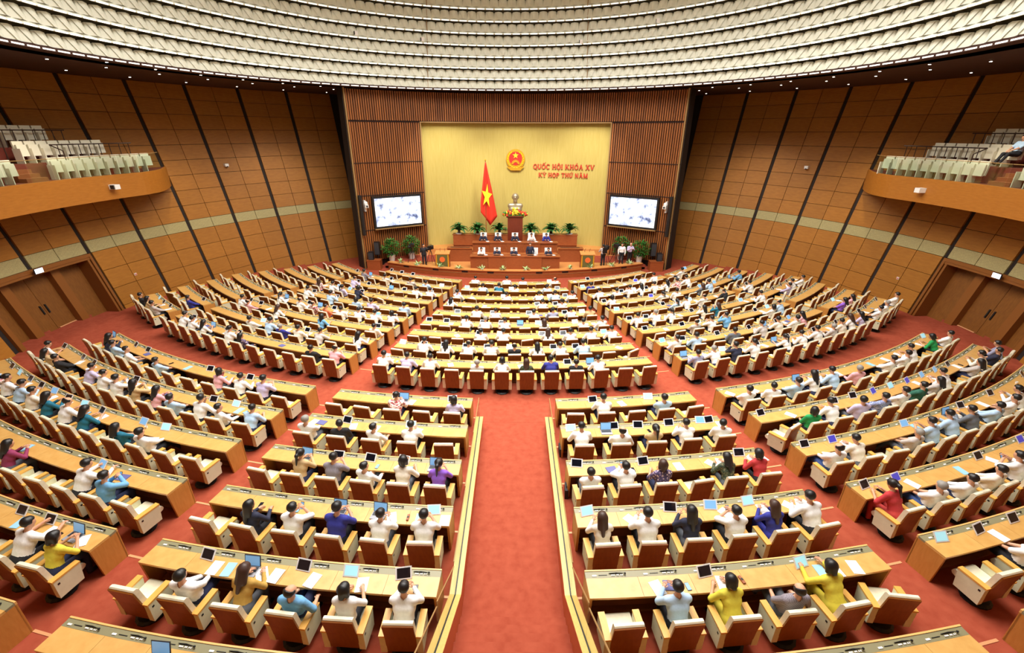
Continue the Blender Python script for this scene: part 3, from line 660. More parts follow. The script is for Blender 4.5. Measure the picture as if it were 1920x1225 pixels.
def make_hair(kind):
    P = []; A = lambda *p: np.array(p, float); z = lambda a, b, r1, r2: P.append((A(*a), A(*b), r1, r2, 0, .03))
    z((0, -.022, .028), (0, .008, .036), .102, .094)
    if kind == 'bob': z((-.06, -.03, .0), (-.07, -.02, -.09), .055, .04); z((.06, -.03, .0), (.07, -.02, -.09), .055, .04); z((0, -.07, .0), (0, -.08, -.09), .06, .05)
    if kind == 'long': z((-.05, -.05, .0), (-.06, -.07, -.2), .06, .05); z((.05, -.05, .0), (.06, -.07, -.2), .06, .05); z((0, -.07, 0), (0, -.12, -.34), .07, .035)
    if kind == 'tail': z((0, -.1, .03), (0, -.15, -.02), .04, .045); z((0, -.15, -.02), (0, -.14, -.26), .04, .016)
    def clip(G):
        x, y, zz = G[..., 0], G[..., 1], G[..., 2]
        if kind in ('short', 'bald'):
            low = np.where(y > .035, .035 - zz + .03, np.where(y > -.03, -.012 - zz, -.06 - zz))
            face = (y - .055) - np.maximum(zz - .055, 0) * 1.0
            d = np.maximum(np.minimum(face, 1), low)
            if kind == 'bald': d = np.maximum(d, (zz - .06) - np.maximum(-y - .03, 0) * .6)
            return d
        return (y - .05) - np.maximum(zz - .05, 0) * .9
    V, F = nets(P, .0135, clip); return submesh('hair', V, F, np.ones(len(F), bool))
HAIR = {k: make_hair(k) for k in ('short', 'bald', 'bob', 'long', 'tail')}
POSES = dict(
    write=dict(lean=26, py=.06, hp=28, hy=0, wl=(-.17, .52, .80), wr=(.13, .56, .80)),
    tablet=dict(lean=18, py=.06, hp=18, hy=-4, wl=(-.12, .50, .86), wr=(.1, .50, .88)),
    phone=dict(lean=10, py=.04, hp=14, hy=6, wl=(-.05, .38, .98), wr=(.07, .40, 1.0), pl=(-.8, -.1, -.6), pr=(.8, -.1, -.6)),
    upright=dict(lean=4, py=.03, hp=8, hy=-12, wl=(-.14, .40, .79), wr=(.15, .42, .80)),
    elbow=dict(lean=20, py=.06, hp=10, hy=14, wl=(-.05, .44, 1.02), wr=(.2, .52, .80), pl=(-.5, .3, -.8)),
    recline=dict(lean=-16, py=.13, hp=16, hy=0, wl=(-.07, .42, .68), wr=(.07, .43, .69), legs='out'),
    sprawl=dict(lean=-18, py=.15, hp=10, hy=-18, wl=(-.10, .40, .70), wr=(.31, .30, .68), legs='cross', side=8),
    turned=dict(lean=-8, py=.08, hp=6, hy=-38, wl=(-.05, .38, .70), wr=(.26, .34, .72), tw=-16, legs='cross'),
    turned_left=dict(lean=-6, py=.08, hp=6, hy=38, wl=(-.28, .32, .70), wr=(.05, .38, .70), tw=16),
    reach=dict(lean=30, py=.07, hp=20, hy=-8, wl=(-.24, .66, .80), wr=(.22, .68, .81)))
BODY = {}
def body(pose, fem):
    if (pose, fem) not in BODY: BODY[(pose, fem)] = make_body(female=fem, **(POSES[pose]))
    return BODY[(pose, fem)]
def omat(o, m): o.material_slots[0].link = 'OBJECT'; o.material_slots[0].material = m
def person(pose, fem, hair, hmat, sh, sleeve, tr, loc, rz, label, group, scale=1.0):
    Bd = body(pose, fem); o = link('person', Bd['body'], None, loc, rz); o.scale = (scale,) * 3
    tag(o, label, 'person', group)
    s = link('shirt', Bd['long' if sleeve else 'short'], o); omat(s, SH[sh]); t = link('trousers', Bd['trousers'], o); omat(t, TR[tr])
    h = link('hair', HAIR[hair], o); h.matrix_local = Bd['head']; omat(h, MATS[hmat]); return o
POSEN = dict(write='writing', tablet='at tablet', phone='raising phone', upright='upright', elbow='on elbow', recline='leaning back', sprawl='lounging', turned='turned right', turned_left='turned left', reach='reaching forward')
HN = dict(short='short', bald='thinning', bob='bobbed', long='long', tail='ponytail')
POSES['stand'] = dict(lean=2, py=0, hp=6, hy=0, wl=(-.25, .06, .80), wr=(.25, .06, .80), legs='stand')
POSES['film'] = dict(lean=6, py=0, hp=12, hy=0, wl=(-.1, .36, 1.2), wr=(.14, .38, 1.22), legs='stand')

# ------------------------------------------------------------------ who sits where
HAIRC = dict(s=('short', 'hair', 0), x=('bald', 'hair', 0), g=('short', 'hair_grey', 0), o=('bob', 'hair', 1), l=('long', 'hair', 1), t=('tail', 'hair', 1), b=('long', 'hair_brown', 1), q=('bob', 'hair_brown', 1))
POSEC = dict(w='write', t='tablet', p='phone', u='upright', e='elbow', r='recline', s='sprawl', R='turned', L='turned_left', a='reach')
OCC = {
    ('LC', 1): '_ _ Fst _ Lou', ('LC', 2): 'Wgrg KsLk WsRb Wst _', ('LC', 3): '_ Ett Ist WsRk Coeg Vtt', ('LC', 4): '_ Nluk Wsp Ust Wst Wst',
    ('LC', 5): '_ Wsrn Obw Jxsn Wou Wst', ('RC', 1): '_ Wst _ Bsr _', ('RC', 2): 'Wsw Wxs Etr Wst WsR', ('RC', 3): 'Wsrg Wsp Qqu _ Zlw Row',
    ('RC', 4): 'Cbt Wst Nlt Wsp Ubtv Wswk', ('RC', 5): '_ Bst Yowy Ixsg Yoay _',
    ('LL', 1): 'Wsu Wsr _ Nlt Bsr WsR _ Bsr _ _ Poe Wse Lst _', ('LL', 2): 'Wsw Wsw Elr Ksr _ Lsw Wst Wsp Elp Plt Bsr Wse WsR Bsw',
    ('LL', 3): 'Lsr _ Bgr Flr Wst Bsw Cst Tlt Wxw Tlw _ Tlr Wsr _ _', ('LL', 4): 'Bsp Wsrn _ Wsr Mlt _ _ Wsa Jsp _', ('LL', 5): '_ _ Wsr _ Wsa Yotn',
    ('RR', 1): 'Wsrk WsRk Bsr Wlt Bsw PgR _ Wsr Wsr Wsw _ Gow Wsr _', ('RR', 2): '_ GoRk Wsw LsR bsr Wsr Dsr Xlr Wsw _ Xlr Cst Nsr Hst Wsr',
    ('RR', 3): 'Wxrj Csw _ Xgrg Bst Bsw Sst Bsr Wsr Wst', ('RR', 4): 'Rtwr Wgrj Wsr Csrb Wsp _ Wsr', ('RR', 5): '_ Wsr _ Wsw',
    ('FC', 9): 'Wst Lse Csw _ Xgr Wow Zbu Ust Ksr Wsw _ _', ('FC', 8): '_ Wsw Wlw Wxt Csw Kxr Wlw Wsw Bsw _',
    ('WL', 9): '_ Ksr Elu Xsr Wsr', ('WL', 8): '_ _ _ Usr Wsr', ('WR', 9): 'Wsr Wgr _ Wsr Klw', ('WR', 8): 'Vlr Plr _ _ _ _', ('WR', 6): '_ Lsr Wst Wsr _ _',
    ('WR', 5): 'Wst _ _ _ _', ('WR', 4): '_ _ Jst _ _', ('WR', 2): 'Wsr _ _ _'}
def rtoken():
    s = random.choices('WCBLNUTKGPVESJAXHFQZIb', [60, 6, 9, 4, 4, 2, 2, 4, 1, 3, 2, 3, 4, 3, 1, 5, 4, 2, 1, 1, 2, 2])[0]
    h = random.choices('sxgoltb', [62, 7, 6, 6, 9, 5, 5])[0]
    return s + h + random.choices('wtpuersRLa', [16, 18, 6, 14, 10, 16, 5, 6, 5, 4])[0]
sp = {}
for s in SEATS: sp.setdefault((s['blk'], s['k']), []).append(s)
for (blk, k), L in sp.items():
    tok = OCC[(blk, k)].split() if (blk, k) in OCC else None
    if tok is None:
        pr = dict(FC=.60, FL=.60, FR=.62, WL=0, WR=0).get(blk, 0)
        if k == 1 and blk in ('FL', 'FR'): pr = 0
        if k == 1 and blk == 'FC': pr = .5
        tok = [rtoken() if random.random() < pr else '_' for _ in L]
    if blk in ('LL',): tok = tok[-len(L):] if len(tok) >= len(L) else ['_'] * (len(L) - len(tok)) + tok
    else: tok = (tok + ['_'] * len(L))[:len(L)]
    for s, t in zip(L, tok): s['tok'] = t
for s in SEATS:
    s['pos'] = RP(s['R'] + .98, s['a'], s['z']); s['vis'] = inframe((s['pos'][0], s['pos'][1], s['z'] + .8), 90); v = view(s['pos']); s['d'] = v[2] if v else 0
ROWN = lambda s: '%s row' % ORD[s['k']]
vis = sorted([s for s in SEATS if s['vis']], key=lambda s: s['d'])
stuff = MB(); npers = 0
chair_bits = [(CH['base'], (0, 0, 0), 0), (CH['seat'], (0, 0, 0), 1), (CH['back'], (0, 0, 0), 1), (CH['panel'], (0, 0, 0), 2), (CH['arm'], (.31, 0, 0), 3), (CH['arm'], (-.31, 0, 0), 3), (CH['cap'], (.31, 0, 0), 4), (CH['cap'], (-.31, 0, 0), 4)]
chair_geo = [([(v.co.x + off[0], v.co.y, v.co.z) for v in me.vertices], [tuple(p.vertices) for p in me.polygons], mi) for me, off, mi in chair_bits]
for idx, s in enumerate(vis):
    occ = s['tok'] != '_'
    rz = R_(s['a'] + (random.uniform(-5, 5) if not occ else random.uniform(-3, 3)))
    if not occ and random.random() < .12: rz += R_(random.choice((-18, 16, 24)))
    s['rz'] = rz
    if idx < 300:
        o = thing('armchair', '%s cream armchair with wooden back, %s, %s, %s' % ('taken' if occ else 'empty', seat_label(s), ROWN(s), BLK[s['blk']]), 'chair', s['pos'], rz, 'delegate armchairs')
        make_chair(o)
    else:
        M = Matrix.Translation(s['pos']) @ Matrix.Rotation(rz, 4, 'Z')
        for vs, fs, mi in chair_geo: stuff.add([tuple(M @ Vector(v)) for v in vs], fs, mi)
    if occ:
        t = s['tok']; h = HAIRC[t[1]]; pose = POSEC[t[2]]; tr = t[3] if len(t) > 3 else random.choice('kkkng' if not h[2] else 'kkng')
        lab = 'person in %s top, %s hair, %s, %s, %s' % (SHN[t[0]], HN[h[0]] if h[1] == 'hair' else ('grey' if 'grey' in h[1] else 'brown'), seat_label(s), ROWN(s), BLK[s['blk']])
        person(pose, bool(h[2]), h[0], h[1], t[0], random.random() < .6, tr, s['pos'], rz, lab, 'seated delegates', random.uniform(.99, 1.06)); npers += 1
        if pose == 'phone': s['hold'] = 1
if stuff.v:
    st = part('armchair_rows', stuff, ['black', 'cream', 'chair_wood', 'cream_arm', 'arm_wood'], None)
    tag(st, 'distant cream armchairs in the front rows near the stage', 'chairs', None, 'stuff')

# ------------------------------------------------------------------ things on the desks
TB = {}
m = MB(); m.box(-.15, .15, -.005, .005, 0, .215); TB['tablet'] = m.mesh('tablet', 'tablet_frame')
for nm, mt in (('T', 'screen_dark'), ('S', 'screen_sky'), ('B', 'screen_blue'), ('V', 'screen_violet')):
    TB['scr' + nm] = MB().box(-.122, .122, -.0065, -.0045, .022, .193).mesh('screen', mt)
m = MB(); m.prism([(.004, .1), (.075, -.0), (.06, -.0), (.004, .08)], -.08, .08, 'x'); TB['stand'] = m.mesh('stand', 'dark_gray')
TB['paper'] = MB().box(-.105, .105, -.148, .148, 0, .006).mesh('paper_sheet', 'paper'); TB['pblue'] = MB().box(-.09, .09, -.148, .148, 0, .01).mesh('booklet', 'paper_blue')
TB['porange'] = MB().box(-.07, .07, -.1, .05, .006, .0075).mesh('print', 'paper_orange')
TB['phone'] = MB().box(-.038, .038, -.078, .078, 0, .01).mesh('phone', 'black'); TB['phscr'] = MB().box(-.034, .034, -.07, .07, .0095, .0112).mesh('screen', 'screen_dark')
TB['phscrb'] = MB().box(-.034, .034, -.07, .07, .0095, .0112).mesh('screen', 'screen_blue')
TB['lapb'] = MB().box(-.16, .16, -.115, .115, 0, .018).mesh('laptop', 'laptop_grey'); TB['lapk'] = MB().box(-.14, .14, -.02, .09, .018, .0195).mesh('keyboard', 'dark_gray')
m = MB(); m.prism([(.108, .012), (.12, .012), (.185, .225), (.175, .228)], -.16, .16, 'x'); TB['lid'] = m.mesh('lid', 'dark_gray')
m = MB(); m.prism([(.1065, .03), (.1075, .028), (.169, .213), (.167, .215)], -.145, .145, 'x'); TB['disp'] = m.mesh('display', 'screen_blue')
TB['folder'] = MB().box(-.13, .13, -.1, .1, 0, .014).mesh('folder', 'folder_violet'); TB['pen'] = MB().tube([(-.07, 0, .006), (.07, 0, .006)], .006, 6).mesh('pen', 'black')
TB['case'] = MB().box(-.025, .025, -.08, .08, 0, .03).mesh('glasses_case', 'leather'); TB['clip'] = MB().box(-.02, .02, -.02, .02, .03, .036).mesh('clasp', 'black')
TB['bag'] = MB().prism([(-.18, 0), (.18, 0), (.16, .26), (-.16, .26)], -.045, .045, 'y').mesh('briefcase', 'bag')
TB['bagh'] = MB().tube([(-.06, 0, .26), (-.05, 0, .31), (.05, 0, .31), (.06, 0, .26)], .01, 6).mesh('handle', 'black')
TB['cup'] = MB().lathe([(.03, 0), (.038, .07), (.034, .07), (.028, .008)], 12).mesh('cup', 'white_plastic')
ITEMS = {('LC', 5): ['', 'Tpb', 'Lqp', 'Tp', 'Sp', 'Tn'], ('LC', 4): ['', 'n', 'n', 'Ln', 'Lqc', 'bSp'], ('LC', 3): ['', 'L', 'T', 'Tn', 'Tn', 'L'], ('LC', 2): ['pv', 'Tp', 'p', 'Sp', ''], ('LC', 1): ['', '', 'TLp', '', 'Tn'],
         ('LC', 6): ['', '', 'Lq', '', 'B', '', ''], ('RC', 5): ['', 'pvn', 'Tpc', '', 'Sbp', 'p'], ('RC', 4): ['Sn', 'qq', 'T', 'Bq', 'Spn', 'qq'], ('RC', 3): ['Tn', 'vpn', 'T', 'p', 'qq', 'Tqp'], ('RC', 2): ['Sq', 'LTp', 'Tn', 'Tn', 'BTp'],
         ('RC', 1): ['', 'Tp', 'p', 'Sn', ''], ('RC', 6): ['', '', '', '', '', 'p', '']}
TABW = {'T': 'dark-screened', 'S': 'pale sky-screened', 'B': 'blue-screened', 'V': 'violet-screened'}
cnt = {}
def put(code, s, j):
    blk = s['blk']; x0 = (j - .7) * .27 + random.uniform(-.02, .02); zt = s['z'] + .757; a = R_(s['a'])
    def W_(x, y): c, q = math.cos(a), math.sin(a); p = RP(s['R'] + .98, s['a']); return (p[0] + c * x - q * y, p[1] + q * x + c * y, zt)
    where = '%s place %s, %s, %s' % (seat_label(s), '', ROWN(s), BLK[blk]); where = '%s, %s, %s' % (seat_label(s), ROWN(s), BLK[blk])
    ck = 'p' if code in 'pq' else code; twin = cnt.get((blk, s['k'], s['i'], ck), 0); cnt[(blk, s['k'], s['i'], ck)] = twin + 1
    tz = a + random.uniform(-.25, .25); extra = 'second ' if twin else ''
    if code in 'TSBV':
        o = tag(link('tablet', TB['tablet'], None, W_(x0, .715 + random.uniform(-.02, .02)), 0), '%swhite %s tablet on desk, %s' % (extra, TABW[code], where), 'tablet', 'tablets on the desks')
        o.location.z += .004; o.rotation_euler = (-.72, 0, a + random.uniform(-.2, .2)); link('screen', TB['scr' + code], o); link('stand', TB['stand'], o)
    elif code in 'pq':
        o = tag(link('paper_sheet', TB['paper'], None, W_(x0, .57), tz), '%swhite paper sheets on desk, %s' % (extra, where), 'paper', 'papers on the desks'); o.location.z += .008 * twin + .003 * j
        if code == 'q': o.rotation_euler.z += .5 * (1 - 2 * twin)
    elif code == 'b':
        o = tag(link('booklet', TB['pblue'], None, W_(x0, .58), tz), '%ssky blue booklet on desk, %s' % (extra, where), 'booklet', 'booklets on the desks')
    elif code == 'v':
        o = tag(link('folder', TB['folder'], None, W_(x0, .6), tz), '%sviolet folder on desk, %s' % (extra, where), 'folder', 'folders on the desks')
    elif code == 'n':
        o = tag(link('phone', TB['phone'], None, W_(x0, .56), tz), '%sblack phone on desk, %s' % (extra, where), 'phone', 'phones on the desks'); link('screen', TB[random.choice(('phscr', 'phscr', 'phscrb'))], o)
    elif code == 'L':
        o = tag(link('laptop', TB['lapb'], None, W_(x0, .6), a + random.uniform(-.12, .12)), '%sopen grey laptop on desk, %s' % (extra, where), 'laptop', 'laptops on the desks')
        link('keyboard', TB['lapk'], o); l = link('lid', TB['lid'], o); link('display', TB['disp'], l)
    elif code == 'c':
        o = tag(link('glasses_case', TB['case'], None, W_(x0 + .1, .6), tz), '%sbrown leather case on desk, %s' % (extra, where), 'case', 'cases on the desks'); link('clasp', TB['clip'], o)
    elif code == 'u':
        o = tag(link('cup', TB['cup'], None, W_(x0, .66), 0), '%ssmall white cup on desk, %s' % (extra, where), 'cup', 'cups on the desks')
for s in SEATS:
    k6 = s['k'] == 6 and s['blk'] in ('LC', 'RC', 'LL', 'RR')
    if not (s['vis'] or k6): continue
    key = (s['blk'], s['k'])
    if key in ITEMS: codes = ITEMS[key][s['i']] if s['i'] < len(ITEMS[key]) else ''
    elif k6: codes = ''
    else:
        q = s['tok'] != '_'; pw = s['blk'] in ('WL', 'WR'); codes = ''
        if random.random() < (.62 if q else (.05 if pw else .25)): codes += random.choices('TSBVL', [30, 6, 6, 2, 4])[0]
        if random.random() < (.5 if q else (.03 if pw else .15)): codes += random.choice('ppqb' if s['blk'] in ('LL', 'RR') else 'pppq')
        if random.random() < (.22 if q else .05) and s['d'] < 26: codes += random.choice('nnnuv')
    for j, cc in enumerate(codes): put(cc, s, j)
for s in vis:
    if s.get('hold'):
        p = Matrix.Translation(s['pos']) @ Matrix.Rotation(s['rz'], 4, 'Z') @ Vector((.01, .47, 1.0))
        o = tag(link('phone', TB['phone'], None, p, 0, (R_(60), 0, s['rz'])), 'black phone held up in both hands, %s, %s, %s' % (seat_label(s), ROWN(s), BLK[s['blk']]), 'phone', 'phones held by delegates'); link('screen', TB['phscrb'], o)
for lab, p, rz in (('black briefcase standing beside right aisle parapet, third row', (1.36, 9.15, 1.15), 1.5), ('black briefcase standing beside right aisle parapet, second row', (1.37, 10.9, 1.05), 1.6)):
    o = tag(link('briefcase', TB['bag'], None, p, rz), lab, 'briefcase'); link('handle', TB['bagh'], o)
s = [q for q in SEATS if q['blk'] == 'RC' and q['k'] == 3][3]
o = tag(link('briefcase', TB['bag'], None, (s['pos'][0], s['pos'][1] + .02, s['z'] + .46), s['rz'] + .5), 'black handbag sitting in an empty chair beside a floral-shirted person', 'handbag'); link('handle', TB['bagh'], o)

# ------------------------------------------------------------------ stage
b = MB(); n = 30; arc = [(21.6 * math.sin(R_(26.4 * (2 * i / n - 1))), 53.4 - 21.6 * math.cos(R_(26.4 * (2 * i / n - 1)))) for i in range(n + 1)]
b.prism(arc + [(9.6, 39.0), (-9.6, 39.0)], 0, .5, 'z', 0); b.box(-7.6, 7.6, 36.6, 39.6, .45, 1.0, 0)
stg = tag(part('floor_stage', b, 'stage_floor', None), kind='structure')
part('fascia', MB().sweep([(21.6, 0), (21.78, 0), (21.78, .56), (21.6, .56)], -26.4, 26.4, 30, (0, 53.4)), 'stage_wood', stg)
part('ledge', MB().sweep([(21.42, .5), (21.84, .56), (21.84, .62), (21.42, .62)], -26.4, 26.4, 30, (0, 53.4)), 'stage_floor', stg)
part('fascia_line', MB().sweep([(21.78, .33), (21.795, .33), (21.795, .35), (21.78, .35)], -26.4, 26.4, 30, (0, 53.4)), 'frame_trim', stg)
for a in (-22, -15.5, -9.6, -4.6, 4.6, 9.6, 15.5, 22): part('vent', MB().sweep([(21.78, .4), (21.8, .4), (21.8, .5), (21.78, .5)], a - .6, a + .6, 2, (0, 53.4)), 'black', stg)
for s in (-1, 1):
    part('stage_carpet', MB().box(s * 6.0, s * 9.5, 34.4, 36.5, .5, .512), 'carpet', stg)
    for i in range(3): part('side_step', MB().box(min(s * 9.6, s * (10.3 - .23 * i)), max(s * 9.6, s * (10.3 - .23 * i)), 34.38, 35.3, 0, .16 * (i + 1)), 'carpet', stg)
    for i in range(3): part('wood_step', MB().box(min(s * 5.2, s * (6.2 - .3 * i)), max(s * 5.2, s * (6.2 - .3 * i)), 34.7, 35.8, .5, .66 + .16 * i), 'stage_floor', stg)
# raised presidium
pd = thing('presidium_platform', 'raised wooden platform carrying the rear presidium desk', 'platform', (0, 36, .5))
part('deck', MB().box(-5.2, 5.2, 34.65, 38.2, .5, 1.12), 'stage_floor', pd)
part('centre_wall', MB().box(-3.3, 3.3, 34.6, 34.65, .5, 1.12), 'stage_wood', pd)
for s in (-1, 1):
    part('front_wall', MB().box(min(s * 3.3, s * 5.2), max(s * 3.3, s * 5.2), 34.5, 34.62, .5, 1.5), 'stage_wood', pd)
    part('front_wall_top', MB().box(min(s * 3.3, s * 5.25), max(s * 3.3, s * 5.25), 34.45, 35.2, 1.5, 1.54), 'stage_wood', pd)
    part('recess', MB().box(min(s * 3.5, s * 5.0), max(s * 3.5, s * 5.0), 34.8, 35.0, 1.535, 1.545), 'black', pd)
def pres_desk(label, X, Y, z0, z1, npan):
    d = thing('presidium_desk', label, 'desk', (0, Y, z0)); w = 2 * X / npan
    for i in range(npan):
        x = -X + i * w; bow = .12 * (1 - ((x + w / 2) / X) ** 2); part('front_panel', MB().box(x + .004, x + w - .004, Y - bow, Y - bow + .05, z0, z1 - .05), 'stage_wood', d)
    part('desktop', MB().box(-X - .03, X + .03, Y - .14, Y + .6, z1 - .05, z1), 'stage_wood', d)
    for s in (-1, 1): part('end_panel', MB().box(min(s * X, s * (X - .05)), max(s * X, s * (X - .05)), Y, Y + .58, z0, z1 - .05), 'stage_wood', d)
pres_desk('reddish wood front presidium desk at the stage edge', 3.25, 32.45, .5, 1.47, 5)
pres_desk('reddish wood rear presidium desk on the raised platform', 3.28, 34.9, 1.12, 1.92, 5)
WC = {}
m = MB(); m.prism([(-.2, .42), (.24, .42), (.24, .5), (-.2, .5)], -.24, .24, 'x'); WC['seat'] = m.mesh('seat', 'white_plastic')
m = MB(); m.prism([(-.2, .45), (-.12, .45), (-.18, 1.1), (-.2, 1.18), (-.25, 1.18), (-.28, 1.08)], -.25, .25, 'x'); WC['back'] = m.mesh('backrest', 'white_plastic')
m = MB(); m.lathe([(.24, 0), (.22, .04), (.04, .06), (.04, .42)], 12); WC['base'] = m.mesh('base', 'dark_gray')
for row, (Y, z, xs) in enumerate(((33.4, .62, (-2.49, -1.33, -.08, 1.12, 2.47)), (35.85, 1.24, (-2.5, -1.35, -.01, 1.28, 2.44)))):
    for i, x in enumerate(xs):
        rn = ('front', 'rear')[row]
        o = thing('conference_chair', 'white high-backed chair behind the %s presidium desk, %s from left' % (rn, ORD[i + 1]), 'chair', (x + (.35 if row == 0 and i == 3 else 0), Y + .1, z), PI, 'presidium chairs')
        for q in WC: link({'back': 'backrest'}.get(q, q), WC[q], o)
        sh = 'W' if (row == 0 and i == 0) or (row == 1 and i == 3) else ('U' if (row, i) == (1, 4) else 'N')
        if row == 0 and i == 3: person('stand', False, 'short', 'hair', 'N', True, 'k', (x, Y - .1, z), PI, 'person in dark suit standing behind the front presidium desk', 'presidium members')
        else: person('write' if row else 'tablet', False, 'short', 'hair', sh, True, 'k', (x, Y, z), PI, 'person in %s behind the %s presidium desk, %s from left' % ('white shirt' if sh == 'W' else 'dark suit', rn, ORD[i + 1]), 'presidium members')
        if row == 0:
            o = thing('name_stand', 'dark name stand on front presidium desk, %s from left' % ORD[i + 1], 'name stand', (x, 32.6, 1.47)); part('wedge', MB().prism([(-.04, 0), (.04, 0), (.0, .1)], -.25, .25, 'x'), 'desk_under', o, (0, 0, 0)); part('plate', MB().box(-.22, .22, -.045, -.035, .01, .06), 'black', o, (0, 0, 0))
        o = tag(link('paper_sheet', TB['paper'], None, (x + .36, Y - .62, 1.475 + (.45 if row else 0)), .4), 'white papers on the %s presidium desk, %s from left' % (rn, ORD[i + 1]), 'paper', 'papers on the presidium desks')
# planter bench and cycads
pb = thing('planter_bench', 'long low wooden planter bench below the yellow wall', 'planter', (0, 36.9, 1.12))
for s in (-1, 1):
    for i in range(2):
        x0, x1 = s * (.6 + 2.2 * i), s * (.6 + 2.2 * (i + 1)); part('front_panel', MB().box(min(x0, x1) + .004, max(x0, x1) - .004, 36.6, 36.65, 1.3, 2.12), 'stage_wood', pb)
    part('top', MB().box(min(s * .6, s * 5.05), max(s * .6, s * 5.05), 36.58, 37.3, 2.12, 2.16), 'stage_wood', pb)
part('plinth', MB().box(-5.0, 5.0, 36.7, 37.25, 1.12, 1.32), 'pedestal', pb)
fm = MB()
for i in range(6):
    t = i / 6; t2 = (i + 1) / 6
    def cv(t): return (0, .62 * t, .52 * t - .42 * t * t * t)
    p, q = cv(t), cv(t2); w0 = .12 * math.sin(PI * min(1, t * .9 + .1)); w1 = .12 * math.sin(PI * min(1, t2 * .9 + .1))
    fm.add([(-w0, p[1], p[2] + .02), (0, p[1], p[2]), (w0, p[1], p[2] + .02), (-w1, q[1], q[2] + .02), (0, q[1], q[2]), (w1, q[1], q[2] + .02)], [(0, 1, 4, 3), (1, 2, 5, 4)])
fm = fm.mesh('frond', 'leaf_dark')
for i, x in enumerate((-4.53, -3.04, -1.27, 1.25, 2.9, 4.37)):
    c = thing('potted_cycad', 'round bushy cycad on the planter bench, %s from left' % ORD[i + 1], 'plant', (x, 36.9, 2.16), 0, 'cycads on the bench')
    part('pot', MB().lathe([(.26, 0), (.3, .07), (.26, .07)], 14), 'pot', c, (0, 0, 0)); part('trunk', MB().lathe([(.12, .05), (.1, .3)], 8), 'soil', c, (0, 0, 0))
    for k in range(48):
        f = link('frond', fm, c, (0, 0, .26)); t = random.random(); f.rotation_euler = (R_(-25 + 85 * t), 0, k * 2.4); q = random.uniform(1.1, 1.4) * (1 - .15 * t); f.scale = (q, q, q)
# pedestal, flowers, bust
pe = thing('pedestal', 'tall dark red wooden pedestal carrying the bust', 'pedestal', (0, 37.1, 1.12))
part('column', MB().box(-.6, .6, 36.65, 37.5, 1.12, 3.55), 'pedestal', pe); part('cap', MB().box(-.64, .64, 36.6, 37.55, 3.55, 3.65), 'pedestal', pe)
bu = thing('bust', 'polished bronze portrait bust on the dark pedestal', 'bust', (0, 37.1, 3.65))
P = []; A = lambda *p: np.array(p, float); z = lambda a, b_, r1, r2, k=.08: P.append((A(*a), A(*b_), r1, r2, 0, k))
z((-.42, 0, .74), (.42, 0, .74), .19, .19, .1); z((-.28, 0, .45), (.28, 0, .45), .26, .26, .12); z((-.15, 0, .15), (.15, 0, .15), .2, .2, .12); z((0, .02, .8), (0, -.02, 1.1), .18, .16); z((0, .06, 1.43), (0, -.03, 1.45), .27, .26); z((0, -.1, 1.27), (0, -.15, 1.1), .19, .13)
z((0, -.26, 1.43), (0, -.31, 1.33), .03, .045, .04); z((-.09, -.23, 1.5), (.09, -.23, 1.5), .04, .04, .04); z((-.24, 0, 1.3), (-.25, .02, 1.42), .05, .05, .04); z((.24, 0, 1.3), (.25, .02, 1.42), .05, .05, .04)
V, F = nets(P, .045); bm_ = submesh('torso_and_head', V, F, np.ones(len(F), bool)); bo = link('torso_and_head', bm_, bu); omat(bo, MATS['bronze'])
part('plinth', MB().box(-.4, .4, -.2, .2, 0, .1), 'bronze', bu, (0, 0, 0))
fa = thing('flower_arrangement', 'red yellow and white flower arrangement at the foot of the bust', 'flowers', (0, 36.75, 3.5))
bl = {}
for nm in ('flower_red', 'flower_yellow', 'flower_white', 'leaf'): bl[nm] = MB().ball((0, 0, 0), .085, 7, 5).mesh('blossom', nm)
for k in range(90):
    x = random.uniform(-.95, .95); zz = .25 + .5 * (1 - abs(x)) * random.random() + random.uniform(-.15, .1); c = 'flower_yellow' if abs(x) < .24 else ('flower_red' if abs(x) < .62 and random.random() < .8 else random.choice(('flower_yellow', 'leaf', 'flower_red')))
    if zz < .15: c = 'flower_white' if random.random() < .6 else 'leaf'
    f = link('blossom', bl[c], fa, (x, random.uniform(-.2, .1), zz)); q = random.uniform(.7, 1.25); f.scale = (q, q, q)
part('basket', MB().box(-.7, .7, -.1, .2, .0, .2), 'leaf', fa, (0, 0, 0))
# flag
fg = thing('flag', 'red flag with yellow star hanging from a pole on stage', 'flag', (-2.3, 37.2, 2.16))
part('pole', MB().tube([(-.06, 0, 0), (-.02, 0, 5.6)], .03, 8), 'stage_wood', fg, (0, 0, 0)); part('finial', MB().ball((-.02, 0, 5.62), .06), 'gold', fg, (0, 0, 0))
def flag_edge(t):   # left, right x at drop t (0 top .. 1)
    return (-.05 - .40 * min(1, t / .8), .04 + .82 * t ** 1.1)
def fdepth(u, t): return -.08 - .10 * math.sin(u * 9 + t * 2) * min(1, t * 2)
vs = []; fs = []; NT, NU = 24, 16
for i in range(NT + 1):
    t = i / NT; l, r = flag_edge(t)
    for j in range(NU + 1):
        u = j / NU; zz = 5.45 - (3.75 * t + (.35 * u if t > .5 else 0) * (t - .5) * 2)
        tip = max(0, t - .86) / .14
        if tip: zz -= tip * .85 * (1 - abs(u - .56) / .56 * 1.0 if u < .56 else 1 - (u - .56) / .44)
        vs.append((l + (r - l) * u, fdepth(u, t), zz))
fs = [(i * (NU + 1) + j, i * (NU + 1) + j + 1, (i + 1) * (NU + 1) + j + 1, (i + 1) * (NU + 1) + j) for i in range(NT) for j in range(NU)]
m = MB(); m.add(vs, fs); cl = part('cloth', m, 'flag_red', fg, (0, 0, 0), True)
sm = cl.modifiers.new('thick', 'SOLIDIFY'); sm.thickness = .012
